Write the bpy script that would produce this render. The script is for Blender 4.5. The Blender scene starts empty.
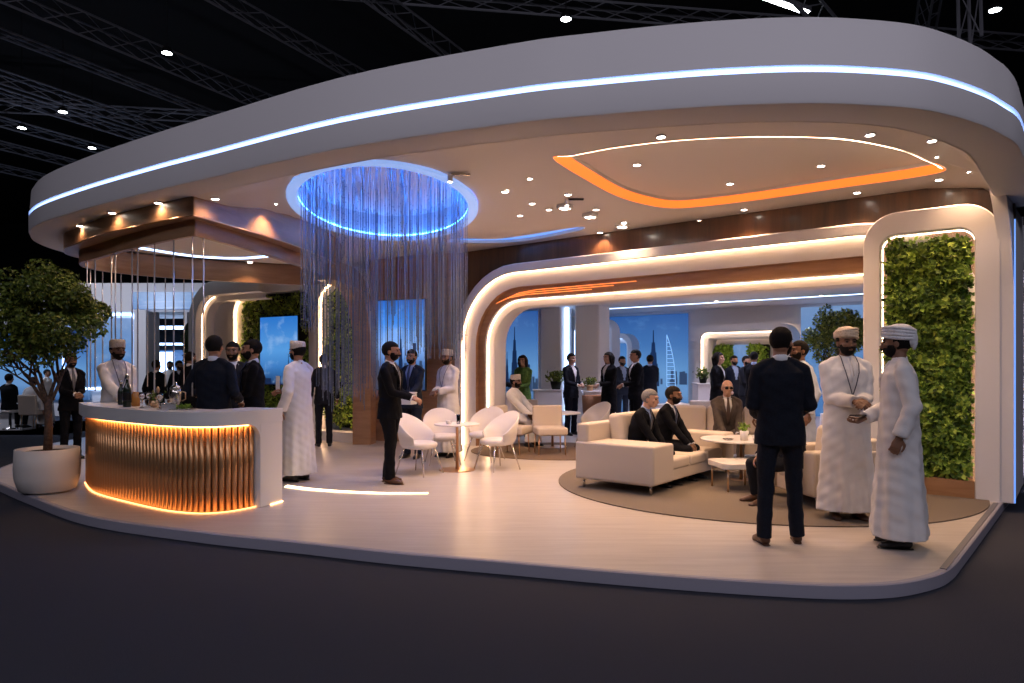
import bpy, bmesh, math, random
import numpy as np
from mathutils import Vector, geometry
# ---------------------------------------------------------------- camera, world, exposure
SC = bpy.context.scene
_c = bpy.data.cameras.new('camera'); CAM = bpy.data.objects.new('camera', _c); SC.collection.objects.link(CAM); SC.camera = CAM
CAM.location = (0, 0, 1.46); CAM.rotation_euler = (math.radians(90), 0, 0)
_c.sensor_width = 36; _c.lens = 36 * 700 / 1024; _c.shift_x = 0.0; _c.shift_y = 23.5 / 1024; _c.clip_end = 200
_w = bpy.data.worlds.new('world'); SC.world = _w; _w.use_nodes = True
_w.node_tree.nodes['Background'].inputs[0].default_value = (.45, .5, .7, 1); _w.node_tree.nodes['Background'].inputs[1].default_value = .03
SC.view_settings.view_transform = 'Standard'; SC.view_settings.look = 'None'; SC.view_settings.exposure = 0.0; SC.view_settings.gamma = 1.0; SC.view_settings.use_curve_mapping = False
SC.cycles.use_denoising = True; SC.cycles.use_light_tree = True; SC.cycles.sample_clamp_indirect = 4.0; SC.cycles.max_bounces = 7; SC.cycles.diffuse_bounces = 4
SC.cycles.caustics_reflective = False; SC.cycles.caustics_refractive = False
def big_light(name, loc, energy, color, size, tgt):
    l = bpy.data.lights.new(name, 'AREA'); l.energy = energy; l.color = color; l.size = size
    o = bpy.data.objects.new(name, l); SC.collection.objects.link(o); o.location = loc
    o.rotation_euler = (Vector(tgt) - Vector(loc)).to_track_quat('-Z', 'Y').to_euler(); return o
# unseen hall lights, added behind the camera to light the fascia
for _x, _y, _e in ((-9, -2, 120), (-3, -4, 140), (3, -4, 142), (8, -2, 130)):
    big_light('added_hall_light', (_x, _y, 8.2), _e, (.84, .80, .95), 1.6, (_x * .5, 6.5, 2.0))
M = {}
def mat(name, col, rough=.6, metal=0.0, emit=None, es=0.0, noise=None, bump=None, spec=.5, alpha=1.0, trans=0.0, ior=1.45, sheen=0.0):
    """noise: (scale, second colour, low, high); bump: (scale, strength)"""
    m = bpy.data.materials.new(name); m.use_nodes = True; nt = m.node_tree; b = nt.nodes['Principled BSDF']
    b.inputs['Base Color'].default_value = (*col, 1); b.inputs['Roughness'].default_value = rough; b.inputs['Metallic'].default_value = metal
    b.inputs['Specular IOR Level'].default_value = spec; b.inputs['IOR'].default_value = ior
    if trans: b.inputs['Transmission Weight'].default_value = trans
    if sheen: b.inputs['Sheen Weight'].default_value = sheen
    if emit: b.inputs['Emission Color'].default_value = (*emit, 1); b.inputs['Emission Strength'].default_value = es
    tc = nt.nodes.new('ShaderNodeTexCoord')
    if noise:
        n = nt.nodes.new('ShaderNodeTexNoise'); n.inputs['Scale'].default_value = noise[0]; n.inputs['Detail'].default_value = 4
        r = nt.nodes.new('ShaderNodeValToRGB'); r.color_ramp.elements[0].position = noise[2]; r.color_ramp.elements[1].position = noise[3]
        r.color_ramp.elements[0].color = (*col, 1); r.color_ramp.elements[1].color = (*noise[1], 1)
        nt.links.new(tc.outputs['Object'], n.inputs['Vector']); nt.links.new(n.outputs['Fac'], r.inputs['Fac']); nt.links.new(r.outputs['Color'], b.inputs['Base Color'])
    if bump:
        n = nt.nodes.new('ShaderNodeTexNoise'); n.inputs['Scale'].default_value = bump[0]; n.inputs['Detail'].default_value = 3
        q = nt.nodes.new('ShaderNodeBump'); q.inputs['Strength'].default_value = bump[1]; q.inputs['Distance'].default_value = .01
        nt.links.new(tc.outputs['Object'], n.inputs['Vector']); nt.links.new(n.outputs['Fac'], q.inputs['Height']); nt.links.new(q.outputs['Normal'], b.inputs['Normal'])
    M[name] = m; return m
def srgb(r, g, b):
    f = lambda c: (c / 255 / 12.92) if c / 255 <= .04045 else ((c / 255 + .055) / 1.055) ** 2.4
    return (f(r), f(g), f(b))
mat('navy', (.005, .007, .014), .8, spec=.2, noise=(60, (.008, .011, .020), .3, .7), bump=(300, .2))
mat('navy_mid', (.012, .017, .032), .8, spec=.2, noise=(60, (.017, .024, .042), .3, .7), bump=(300, .2))
mat('black_cloth', (.0045, .005, .0075), .85, spec=.15, bump=(300, .2))
mat('charcoal_cloth', (.013, .014, .019), .8, spec=.2, bump=(300, .2))
mat('brown_suit', (.055, .042, .036), .8, noise=(80, (.075, .06, .05), .4, .6))
mat('robe_white', (.74, .73, .73), .85, noise=(8, (.69, .68, .69), .3, .7), bump=(120, .15))
mat('robe_cream', (.70, .67, .63), .85, bump=(120, .15))
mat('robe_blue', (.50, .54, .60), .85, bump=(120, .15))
mat('shirt_white', (.75, .76, .8), .8); mat('shirt_blue', (.28, .38, .6), .8)
mat('tie_blue', (.05, .07, .14), .6); mat('tie_grey', (.12, .12, .14), .6); mat('tie_brown', (.08, .05, .04), .6)
mat('skin_tan', (.36, .19, .115), .55, noise=(25, (.32, .16, .10), .3, .7)); mat('skin_brown', (.22, .115, .07), .55, noise=(25, (.19, .095, .055), .3, .7)); mat('skin_fair', (.50, .30, .21), .55)
mat('hair_black', (.008, .0065, .006), .75, spec=.15, bump=(180, .5)); mat('hair_brown', (.035, .02, .014), .75, spec=.2, bump=(180, .5)); mat('hair_grey', (.20, .20, .205), .7, noise=(90, (.12, .12, .125), .4, .6), bump=(180, .5))
mat('eye_dark', (.02, .015, .012), .2); mat('glass_dark', (.008, .008, .009), .15)
mat('cap_pattern', (.62, .56, .48), .8, noise=(110, (.45, .38, .31), .48, .56)); mat('turban_cloth', (.62, .53, .42), .85, noise=(90, (.46, .37, .27), .5, .6)); mat('turban_white', (.72, .73, .76), .85, noise=(60, (.62, .62, .66), .5, .6))
mat('scarf', (.02, .02, .025), .8); mat('green_cloth', (.07, .16, .03), .8, noise=(30, (.12, .24, .05), .4, .6))
mat('shoe_black', (.012, .011, .012), .3); mat('shoe_brown', (.07, .03, .015), .35); mat('lanyard', (.06, .06, .09), .6); mat('badge', (.5, .5, .5), .5)
# ---------------------------------------------------------------- geometry helpers
def vnorm(v):
    v = np.asarray(v, float); n = np.linalg.norm(v)
    return v / n if n > 1e-9 else v
class MB:
    """collects closed shapes, builds ONE mesh object"""
    def __init__(s): s.v = []; s.f = []; s.n = 0
    def add(s, v, f):
        v = np.asarray(v, float); s.v.append(v); s.f += [tuple(i + s.n for i in q) for q in f]; s.n += len(v); return s
    def verts(s): return np.concatenate(s.v) if s.v else np.zeros((0, 3))
    def box(s, c, d, rz=0.0):
        c = np.asarray(c, float); d = np.asarray(d, float) / 2
        p = np.array([[x, y, z] for z in (-1, 1) for y in (-1, 1) for x in (-1, 1)], float) * d
        cr, sr = math.cos(rz), math.sin(rz)
        p = np.stack([p[:, 0] * cr - p[:, 1] * sr, p[:, 0] * sr + p[:, 1] * cr, p[:, 2]], 1) + c
        return s.add(p, [(0, 2, 3, 1), (4, 5, 7, 6), (0, 1, 5, 4), (2, 6, 7, 3), (0, 4, 6, 2), (1, 3, 7, 5)])
    def tube(s, pts, rad, n=16, up=(0, 1, 0), cap=1, power=2.0, closed=False):
        """sweep of ellipses; rad: r or (ra, rb); ra along the side axis, rb along 'up' axis"""
        pts = np.asarray(pts, float); m = len(pts); V = []
        up = np.asarray(up, float)
        R = [(r, r) if np.isscalar(r) else r for r in rad] if not np.isscalar(rad) else [(rad, rad)] * m
        a = np.arange(n) * 2 * np.pi / n
        ca, sa = np.cos(a), np.sin(a)
        if power != 2.0:
            ca = np.sign(ca) * np.abs(ca) ** (2 / power); sa = np.sign(sa) * np.abs(sa) ** (2 / power)
        for i in range(m):
            if closed: t = vnorm(pts[(i + 1) % m] - pts[i - 1])
            else: t = vnorm(pts[min(i + 1, m - 1)] - pts[max(i - 1, 0)])
            u = up - t * np.dot(up, t)
            if np.linalg.norm(u) < 1e-3: u = np.array([1.0, 0, 0]) - t * t[0]
            u = vnorm(u); w = np.cross(t, u)
            V.append(pts[i] + np.outer(ca * R[i][0], w) + np.outer(sa * R[i][1], u))
        F = []
        rings = m if closed else m - 1
        for i in range(rings):
            for k in range(n):
                k2 = (k + 1) % n; j = (i + 1) % m
                F.append((i * n + k, i * n + k2, j * n + k2, j * n + k))
        V = np.concatenate(V)
        if not closed:
            c0, c1 = pts[0], pts[-1]
            if cap == 2:
                c0 = pts[0] - vnorm(pts[1] - pts[0]) * min(R[0]) * .6; c1 = pts[-1] + vnorm(pts[-1] - pts[-2]) * min(R[-1]) * .6
            b = len(V); V = np.vstack([V, c0, c1])
            F += [(k2, k, b) for k in range(n) for k2 in ((k + 1) % n,)]
            F += [((m - 1) * n + k, (m - 1) * n + (k + 1) % n, b + 1) for k in range(n)]
        return s.add(V, F)
    def ell(s, c, r, n=16, m=10, M=None, fn=None):
        V = [(0, 0, -1)]
        for i in range(1, m):
            ph = -np.pi / 2 + np.pi * i / m
            for k in range(n):
                a = 2 * np.pi * k / n
                V.append((math.cos(ph) * math.cos(a), math.cos(ph) * math.sin(a), math.sin(ph)))
        V.append((0, 0, 1)); V = np.array(V)
        if fn is not None: V = V * fn(V)[:, None]
        V = V * np.asarray(r, float)
        if M is not None: V = V @ np.asarray(M).T
        F = [(0, 1 + (k + 1) % n, 1 + k) for k in range(n)]
        for i in range(m - 2):
            for k in range(n):
                a = 1 + i * n + k; b = 1 + i * n + (k + 1) % n
                F.append((a, b, b + n, a + n))
        t = len(V) - 1; o = 1 + (m - 2) * n
        F += [(o + k, o + (k + 1) % n, t) for k in range(n)]
        return s.add(V + np.asarray(c, float), F)
    def lathe(s, prof, c=(0, 0, 0), n=24):
        """prof: (r, z) list from bottom to top, closed at the axis"""
        V = []; c = np.asarray(c, float)
        for r, z in prof:
            for k in range(n):
                a = 2 * np.pi * k / n; V.append((r * math.cos(a), r * math.sin(a), z))
        m = len(prof); F = []
        for i in range(m - 1):
            for k in range(n):
                F.append((i * n + k, i * n + (k + 1) % n, (i + 1) * n + (k + 1) % n, (i + 1) * n + k))
        V += [(0, 0, prof[0][1]), (0, 0, prof[-1][1])]; b = m * n
        F += [((k + 1) % n, k, b) for k in range(n)] + [((m - 1) * n + k, (m - 1) * n + (k + 1) % n, b + 1) for k in range(n)]
        return s.add(np.array(V) + c, F)
    def prism(s, poly, z0, z1, x=None):
        """poly (x,y) list counter-clockwise, extruded from z0 to z1"""
        n = len(poly); V = [(p[0], p[1], z0) for p in poly] + [(p[0], p[1], z1) for p in poly]
        F = [tuple(range(n))[::-1], tuple(range(n, 2 * n))] + [(i, (i + 1) % n, n + (i + 1) % n, n + i) for i in range(n)]
        return s.add(V, F)
    def mesh(s, name):
        me = bpy.data.meshes.new(name); me.from_pydata(s.verts().tolist(), [], s.f); me.validate(); me.update(); return me
    def build(s, name, mat, parent=None, smooth=False, bevel=0, seg=2):
        me = s.mesh(name); return link(name, me, mat, parent, smooth, bevel, seg)
COL = bpy.context.scene.collection
def link(name, me, mat, parent=None, smooth=False, bevel=0, seg=2):
    o = bpy.data.objects.new(name, me); COL.objects.link(o)
    if mat is not None: me.materials.append(mat)
    if parent is not None: o.parent = parent
    if smooth: me.shade_smooth()
    if bevel:
        m = o.modifiers.new('Bevel', 'BEVEL'); m.width = bevel; m.segments = seg; m.limit_method = 'ANGLE'; m.angle_limit = .7
        me.shade_smooth(); w = o.modifiers.new('WN', 'WEIGHTED_NORMAL')
    return o
def thing(name, label, cat, loc=(0, 0, 0), rz=0.0, group=None):
    o = bpy.data.objects.new(name, None); COL.objects.link(o); o.empty_display_size = .1
    o.location = loc; o.rotation_euler = (0, 0, rz); return tag(o, label, cat, group)
def tag(o, label=None, cat=None, group=None, kind=None):
    if label: o['label'] = label
    if cat: o['category'] = cat
    if group: o['group'] = group
    if kind: o['kind'] = kind
    return o
def struct(o, label=None): o['kind'] = 'structure'; return tag(o, label)
def copy_tree(o, parent=None):
    c = o.copy(); COL.objects.link(c); c.parent = parent
    for ch in list(o.children): copy_tree(ch, c)
    return c
def remesh(mb, vox, smooth=2):
    """one continuous surface from overlapping closed shapes"""
    me = mb.mesh('tmp'); o = bpy.data.objects.new('tmp', me); COL.objects.link(o)
    m = o.modifiers.new('r', 'REMESH'); m.mode = 'VOXEL'; m.voxel_size = vox; m.adaptivity = 0
    if smooth:
        k = o.modifiers.new('s', 'SMOOTH'); k.factor = .5; k.iterations = smooth
    dg = bpy.context.evaluated_depsgraph_get()
    out = bpy.data.meshes.new_from_object(o.evaluated_get(dg))
    bpy.data.objects.remove(o); bpy.data.meshes.remove(me)
    return out
def co(me):
    a = np.empty(len(me.vertices) * 3); me.vertices.foreach_get('co', a); return a.reshape(-1, 3)
def setco(me, a): me.vertices.foreach_set('co', np.asarray(a).ravel()); me.update()
def drop_verts(me, mask):
    bm = bmesh.new(); bm.from_mesh(me); bm.verts.ensure_lookup_table()
    bmesh.ops.delete(bm, geom=[v for v, k in zip(bm.verts, mask) if k], context='VERTS')
    bm.to_mesh(me); bm.free()
def rotz(p, a, c=(0, 0, 0)):
    p = np.atleast_2d(np.asarray(p, float)) - c; ca, sa = math.cos(a), math.sin(a)
    return np.stack([p[:, 0] * ca - p[:, 1] * sa, p[:, 0] * sa + p[:, 1] * ca, p[:, 2]], 1) + c
def rotx(p, a, c=(0, 0, 0)):
    p = np.atleast_2d(np.asarray(p, float)) - c; ca, sa = math.cos(a), math.sin(a)
    return np.stack([p[:, 0], p[:, 1] * ca - p[:, 2] * sa, p[:, 1] * sa + p[:, 2] * ca], 1) + c
def lerp(a, b, t): return np.asarray(a, float) * (1 - t) + np.asarray(b, float) * t
# ---------------------------------------------------------------- people
def two_bone(S, W, l1, l2, pole):
    d = W - S; L = np.linalg.norm(d)
    if L > (l1 + l2) * .998: W = S + d / L * (l1 + l2) * .998; d = W - S; L = np.linalg.norm(d)
    L = max(L, abs(l1 - l2) + .02)
    a = (l1 * l1 - l2 * l2 + L * L) / (2 * L); h = math.sqrt(max(l1 * l1 - a * a, 0)); u = d / np.linalg.norm(d)
    p = np.asarray(pole, float); p = p - u * np.dot(p, u); p = vnorm(p)
    return S + u * a + p * h, W
def hand(mb, W, d, palm, side, curl=.5, s=1.0, n=8):
    """palm, four unequal bent fingers and a thumb from the side of the palm"""
    d = vnorm(d); palm = np.asarray(palm, float); palm = vnorm(palm - d * np.dot(palm, d)); w = np.cross(d, palm) * side   # w: towards the thumb
    mb.tube([W - d * .03 * s, W + d * .02 * s, W + d * .055 * s, W + d * .09 * s], [(.024 * s, .019 * s), (.030 * s, .016 * s), (.040 * s, .016 * s), (.038 * s, .013 * s)], 12, up=palm, cap=2)
    for i, (off, L) in enumerate(((.030, .075), (.010, .085), (-.010, .08), (-.029, .062))):
        p = W + d * .085 * s + w * off * s; q = [p]
        ang = 0.
        for j, fr in enumerate((.45, .3, .25)):
            ang += curl * (.55 + .25 * j) + .04 * i
            q.append(q[-1] + (d * math.cos(ang) + palm * math.sin(ang)) * L * fr * s + w * off * .05 * s)
        mb.tube(q, [.0095 * s, .009 * s, .0082 * s, .007 * s], n, up=w, cap=2)
    p = W + d * .025 * s + w * .026 * s
    q = [p, p + (w * .75 + d * .55 + palm * .15) * .038 * s, p + (w * .9 + d * 1.45 + palm * (.3 + curl * .5)) * .036 * s, p + (w * .85 + d * 2.1 + palm * (.6 + curl * .9)) * .036 * s]
    mb.tube(q, [.013 * s, .011 * s, .0095 * s, .008 * s], n, up=palm, cap=2)
SKIN_CACHE = {}
def person(label, X, Y, yaw, H=1.75, outfit='suit', top='navy', bottom=None, shirt='shirt_white', tie=None, skin='skin_tan', hair='hair_black', hairstyle='short',
           beard=True, cap=None, head_yaw=0, head_pitch=0, L=None, R=None, seat=None, lean=0, lod=0, lanyard=False, glasses=False, z=0.0, group=None, width=1.0,
           curl=.55, stance=.1, shoes='shoe_black', step=0.0, palmL=None, palmR=None, cat='person'):
    """L / R: wrist targets in the body's own frame (facing -Y, its left is +X); seat: seat height when sitting"""
    root = thing('person', label, cat, (X, Y, z), math.radians(yaw), group)
    s = H / 1.75; vx = (.008, .012, .018)[lod]; vb = (.0058, .011, .017)[lod]
    skinm, M_ = M[skin], M
    # skeleton ------------------------------------------------------
    hipz = .93 if seat is None else seat + .09
    dz = hipz - .93
    def T(p):                                     # torso frame: lift for sitting, lean forward about the hips
        p = np.atleast_2d(np.asarray(p, float)) + (0, 0, dz)
        return rotx(p, lean, (0, 0, hipz))
    t1 = lambda *p: T(p)[0]
    W_ = width
    neck0 = t1(0, .012, 1.47); neck1 = t1(0, -.005, 1.56)
    hc = t1(0, -.02, 1.635)                       # centre of the head
    hy = math.radians(head_yaw); hp = math.radians(head_pitch)
    def Hd(p):                                    # head frame -> body frame
        p = rotx(np.atleast_2d(np.asarray(p, float)) * 1.06, hp, (0, .02, -.08)); return rotz(p, hy, (0, .03, 0)) + hc
    Sh = {1: t1(.164 * W_, .01, 1.402), -1: t1(-.164 * W_, .01, 1.402)}
    tgt = {1: L, -1: R}; El = {}; Wr = {}
    for sd in (1, -1):
        g = tgt[sd]
        g = t1(.25 * sd * W_, -.03, .90) if g is None else t1(*g)
        pole = np.array([sd * .35, .55, -.75]) if tgt[sd] is not None else np.array([sd * .3, 1.0, -.2])
        El[sd], Wr[sd] = two_bone(Sh[sd], g, .285, .25, pole)
    hips = {sd: np.array([sd * .088, 0, hipz]) for sd in (1, -1)}; knee = {}; ank = {}
    for sd in (1, -1):
        if seat is None:
            fy = step * sd
            ank[sd] = np.array([sd * stance, .02 + fy, .085]); knee[sd] = (hips[sd] + ank[sd]) / 2 + (0, -.02, .01)
        else:
            knee[sd] = np.array([sd * .125, -.43, seat + .06]); ank[sd] = np.array([sd * .11, -.40 - .06 * sd * (step + .3), .085])
    # the body: one continuous mesh -----------------------------------
    b = MB()
    k = .82
    b.tube(T([(0, 0, .90), (0, 0, 1.05), (0, 0, 1.2), (0, 0, 1.33), (0, 0, 1.42), (0, .01, 1.47)]), [(.15 * k * W_, .11 * k), (.14 * k * W_, .10 * k), (.165 * k * W_, .11 * k), (.18 * k * W_, .12 * k), (.15 * k * W_, .09 * k), (.075, .06)], 20, up=(0, 1, 0), cap=2)
    b.tube([neck0 - (0, 0, .03), neck0, neck1, Hd((0, .02, -.04))[0]], [.064, .058, .054, .055], 16)
    for sd in (1, -1):
        b.tube([t1(sd * .06, .01, 1.43), Sh[sd] - (0, 0, .01)], [.045, .035], 12, cap=2)
        b.tube([Sh[sd] - (0, 0, .01), lerp(Sh[sd], El[sd], .5), El[sd], lerp(El[sd], Wr[sd], .5), Wr[sd]], [.040, .040, .036, .033, .025], 12, cap=1)
        b.tube([hips[sd], lerp(hips[sd], knee[sd], .5), knee[sd], lerp(knee[sd], ank[sd], .4), ank[sd]], [.078, .07, .05, .045, .036], 12, cap=2)
        b.tube([ank[sd] + (0, .02, -.03), ank[sd] + (0, -.1, -.055)], [.032, .025], 8, cap=2)
        d = vnorm(Wr[sd] - El[sd])
        pn = {1: palmL, -1: palmR}[sd]
        if pn is None: pn = (-sd, 0, 0) if tgt[sd] is None else ((-sd * .6, 0, -.8))
        if tgt[sd] is None: d = vnorm(d + np.array([0, -.15, -.5]))
        hand(b, Wr[sd], d, pn, 1 if sd == -1 else 1, curl, 1.0 if lod < 2 else 1.15)
    # head in head frame (face towards -Y)
    def headadd(mb, fat=0.0):
        sub = MB()
        sub.ell((0, .012, .03), (.074 + fat, .093 + fat, .085 + fat), 20, 14)
        sub.ell((0, -.012, -.015), (.062 + fat, .076 + fat, .085 + fat), 20, 14)
        sub.ell((0, -.038, -.068), (.043 + fat, .045 + fat, .036 + fat), 16, 10)
        sub.ell((0, .03, -.03), (.06 + fat, .06 + fat, .06 + fat), 16, 10)
        return sub
    hd = headadd(b)
    hd.tube([(0, -.083, .012), (0, -.097, -.008), (0, -.106, -.027), (0, -.092, -.036)], [.009, .011, .015, .012], 10, up=(0, 0, 1), cap=2)
    hd.ell((0, -.075, .028), (.052, .018, .012), 14, 8)
    hd.ell((0, -.082, -.055), (.024, .012, .008), 12, 8); hd.ell((0, -.080, -.066), (.020, .012, .007), 12, 8)
    for sd in (1, -1):
        hd.ell((sd * .074, .012, -.008), (.010, .018, .031), 10, 8); hd.ell((sd * .04, -.06, -.02), (.022, .022, .02), 10, 8)
    b.add(Hd(hd.verts()), hd.f)
    me = remesh(b, vb, 1)
    a = co(me)
    setco(me, a * s); link('body', me, skinm, root, True)
    hz_ = lambda mb, name, mat: finish(mb, name, mat)
    def finish(mb, name, mat, smooth=True):
        v = Hd(mb.verts()) * s; q = MB(); q.add(v, mb.f); return q.build(name, mat, root, smooth)
    # eyes, brows ----------------------------------------------------------
    if lod < 2:
        e = MB(); br = MB()
        for sd in (1, -1):
            e.ell((sd * .030, -.0795, .004), (.0125, .009, .0062), 10, 8)
            br.tube([(sd * .012, -.0905, .021), (sd * .03, -.0895, .027), (sd * .05, -.074, .02)], [(.004, .004)] * 3, 6, cap=2)
        if not glasses: finish(e, 'eyes', M['eye_dark'])
        finish(br, 'eyebrows', M[hair])
    if glasses:
        gl = MB()
        for sd in (1, -1):
            gl.ell((sd * .032, -.098, .002), (.026, .006, .018), 14, 8); gl.tube([(sd * .055, -.092, .006), (sd * .078, -.03, .004), (sd * .079, .02, .0)], .003, 6)
        gl.tube([(-.01, -.1, .006), (.01, -.1, .006)], .003, 6)
        finish(gl, 'sunglasses', M['glass_dark'])
    # hair ---------------------------------------------------------------
    def shell(c, r, keep, nn=36, mm=26, inner=.86, seed=1):
        q = MB(); q.ell((0, 0, 0), (1, 1, 1), nn, mm); v = q.verts()
        P_ = v * np.asarray(r) + np.asarray(c); kf = keep(P_)
        P2 = v * (np.asarray(r) * inner) + np.asarray(c); t = kf[:, None]
        q.v = [P_ * t + P2 * (1 - t)]; return q
    ss = lambda x, a0, a1: np.clip((x - a0) / (a1 - a0), 0, 1)
    if hairstyle in ('short', 'receding', 'long', 'bun'):
        hl = .066 if hairstyle == 'receding' else .055
        def keep(p):
            x, y, zz = p[:, 0], p[:, 1], p[:, 2]
            front = ss(zz, hl - .006, hl + .004)                                    # above the hairline
            back = ss(y, -.022, -.012) * ss(zz, -.075, -.062)              # behind the temples
            side = ss(y, .0, .01)
            kk = np.maximum(front, back * np.maximum(side, ss(zz, .0, .012)))
            return kk
        q = shell((0, .015, .022), (.083, .105, .098), keep)
        if hairstyle in ('long', 'bun'):
            q.tube([(0, .05, .06), (0, .085, .0), (0, .075, -.08), (0, .07, -.17)], [(.07, .05), (.085, .05), (.09, .045), (.07, .03)], 18, up=(0, 1, 0), cap=2)
            for sd in (1, -1): q.tube([(sd * .05, -.02, .085), (sd * .078, -.02, .03), (sd * .082, .0, -.06), (sd * .075, .03, -.15)], [.02, .024, .03, .02], 10, cap=2)
        hm = finish(q, 'hair', M[hair])
    elif hairstyle == 'fringe':                                                      # only a ring of hair round a bald crown
        def keep(p): return ss(p[:, 1], .0, .01) * ss(p[:, 2], -.07, -.06) * (1 - ss(p[:, 2], .035, .05))
        finish(shell((0, .015, .022), (.080, .101, .094), keep), 'hair', M[hair])
    if beard:
        def kb(p):
            x, y, zz = p[:, 0], p[:, 1], p[:, 2]
            low = 1 - ss(zz, -.046, -.038)
            jaw = (1 - ss(y, -.002, .012))
            cheek = ss(np.abs(x), .050, .060) * (1 - ss(zz, -.022, -.008)) * (1 - ss(y, -.008, .004))
            mouth = (np.abs(x) < .016) & (zz > -.066) & (zz < -.056)
            kk = np.maximum(low * jaw, cheek); kk[mouth & (y < -.05)] = 0
            return kk
        q = shell((0, -.016, -.03), (.0665, .081, .086), kb, 40, 30, .8)
        q.tube([(-.024, -.094, -.056), (0, -.104, -.046), (.024, -.094, -.056)], [.006, .008, .006], 8, cap=2)
        finish(q, 'beard', M[hair if beard is True else beard])
    if cap == 'kuma':
        q = MB(); q.lathe([(.080, .028), (.083, .034), (.084, .08), (.082, .118), (.074, .126), (.04, .129), (.01, .130)], (0, .0, 0), 28)
        v = q.verts(); v[:, 1] = v[:, 1] * 1.18 + .014; v[:, 2] += (v[:, 1]) * -.10; q.v = [v]
        finish(q, 'embroidered_cap', M['cap_pattern'])
    if cap in ('turban', 'turban_tail'):
        q = MB(); q.ell((0, .018, .075), (.094, .118, .068), 36, 22, fn=lambda v: 1 + .035 * np.sin(9 * (v[:, 2] * 1.5 + v[:, 0] * .8 + .4 * v[:, 1])))
        for i in range(4):
            tl = .25 * (i - 1.5); pts = []
            for kk in range(28):
                an = 2 * np.pi * kk / 28; pts.append((.086 * math.cos(an), .018 + .108 * math.sin(an), .045 + .018 * i + .03 * tl * math.cos(an) - .012 * math.sin(an)))
            q.tube(pts, .0135, 8, closed=True)
        if cap == 'turban_tail': q.ell((0, .10, .03), (.06, .045, .065), 18, 12); q.tube([(.0, .10, .05), (.01, .125, -.01), (.02, .12, -.05)], [(.045, .03), (.035, .02), (.015, .01)], 12, cap=2)
        finish(q, 'turban', M['turban_cloth' if cap == 'turban' else 'turban_white'])
    if cap == 'headscarf':
        q = MB(); q.ell((0, .02, .03), (.093, .112, .1), 26, 16); v = q.verts(); f = (v[:, 1] < -.03) & (v[:, 2] < .06); v[f] = v[f] * .8; q.v = [v]
        q.tube([(0, .04, -.02), (0, .05, -.1), (0, .04, -.18)], [(.09, .075), (.09, .08), (.13, .1)], 18, cap=2); finish(q, 'headscarf', M['scarf'])
    # clothing ---------------------------------------------------------------
    fin = lambda me_, name, mat: (setco(me_, co(me_) * s), link(name, me_, mat, root, True))[1]
    mt = M[top]
    def sleeves(g, r0, r1, r2, upto=1.0):
        for sd in (1, -1):
            w1 = lerp(El[sd], Wr[sd], upto)
            g.tube([Sh[sd], lerp(Sh[sd], El[sd], .35), El[sd] , lerp(El[sd], w1, .5), w1], [r0 * .92, r0 * .95, r1, (r1 + r2) / 2, r2], 16)
            g.ell(Sh[sd], (r0 * .93,) * 3, 16, 12)
            g.ell(El[sd], (r1, r1, r1), 14, 10)
            g.tube([t1(sd * .045, .012, 1.485), t1(sd * .10 * W_, .010, 1.452), Sh[sd] + (0, 0, .0)], [.035, .052, r0 * .93], 16, cap=2)
    def wrinkle(a, amp, seed=0.0):
        return amp * (np.sin(a[:, 2] * 38 + a[:, 0] * 21 + seed) * .5 + np.sin(a[:, 2] * 61 - a[:, 0] * 33 + a[:, 1] * 27 + seed * 2) * .35 + np.sin(a[:, 0] * 80 + a[:, 2] * 14 + seed) * .25)
    def push(me_, amp, seed=0.):
        if lod == 2: return
        a_ = co(me_); nr = np.empty(len(me_.vertices) * 3); me_.vertices.foreach_get('normal', nr)
        setco(me_, a_ + nr.reshape(-1, 3) * wrinkle(a_, amp, seed)[:, None])
    if outfit in ('suit', 'coat', 'shirt'):
        hem = {'suit': .80, 'coat': .52, 'shirt': .9}[outfit] + (.07 if seat is not None else 0)
        sl = 1.0 if outfit != 'shirt' else 1.0
        g = MB(); f = 1.0 if outfit != 'shirt' else .95
        prof = [(hem, .190, .142), (.92, .180, .138), (1.06, .160, .124), (1.18, .172, .128), (1.30, .186, .134), (1.38, .178, .122), (1.435, .135, .092), (1.485, .068, .064)]
        g.tube(T([(0, .002, p[0]) for p in prof]), [(p[1] * f * W_, p[2] * f) for p in prof], 28, cap=1, power=2.3)
        sleeves(g, .062 * f, .053 * f, .042 * f)
        jm = remesh(g, vx, (6, 4, 3)[lod]); push(jm, .005, X)
        if outfit != 'shirt':
            a = co(jm); ai = rotx(a, -lean, (0, 0, hipz)) - (0, 0, dz)
            zb = 1.12; hw = np.clip((ai[:, 2] - zb) / (1.47 - zb), 0, 1) * .075
            mask = (ai[:, 1] < -.03) & (np.abs(ai[:, 0]) < hw) & (ai[:, 2] > zb) & (ai[:, 2] < 1.53)
            if lod < 3 and cat: drop_verts(jm, mask)
        jo = fin(jm, 'jacket' if outfit != 'shirt' else 'shirt', mt)
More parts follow.
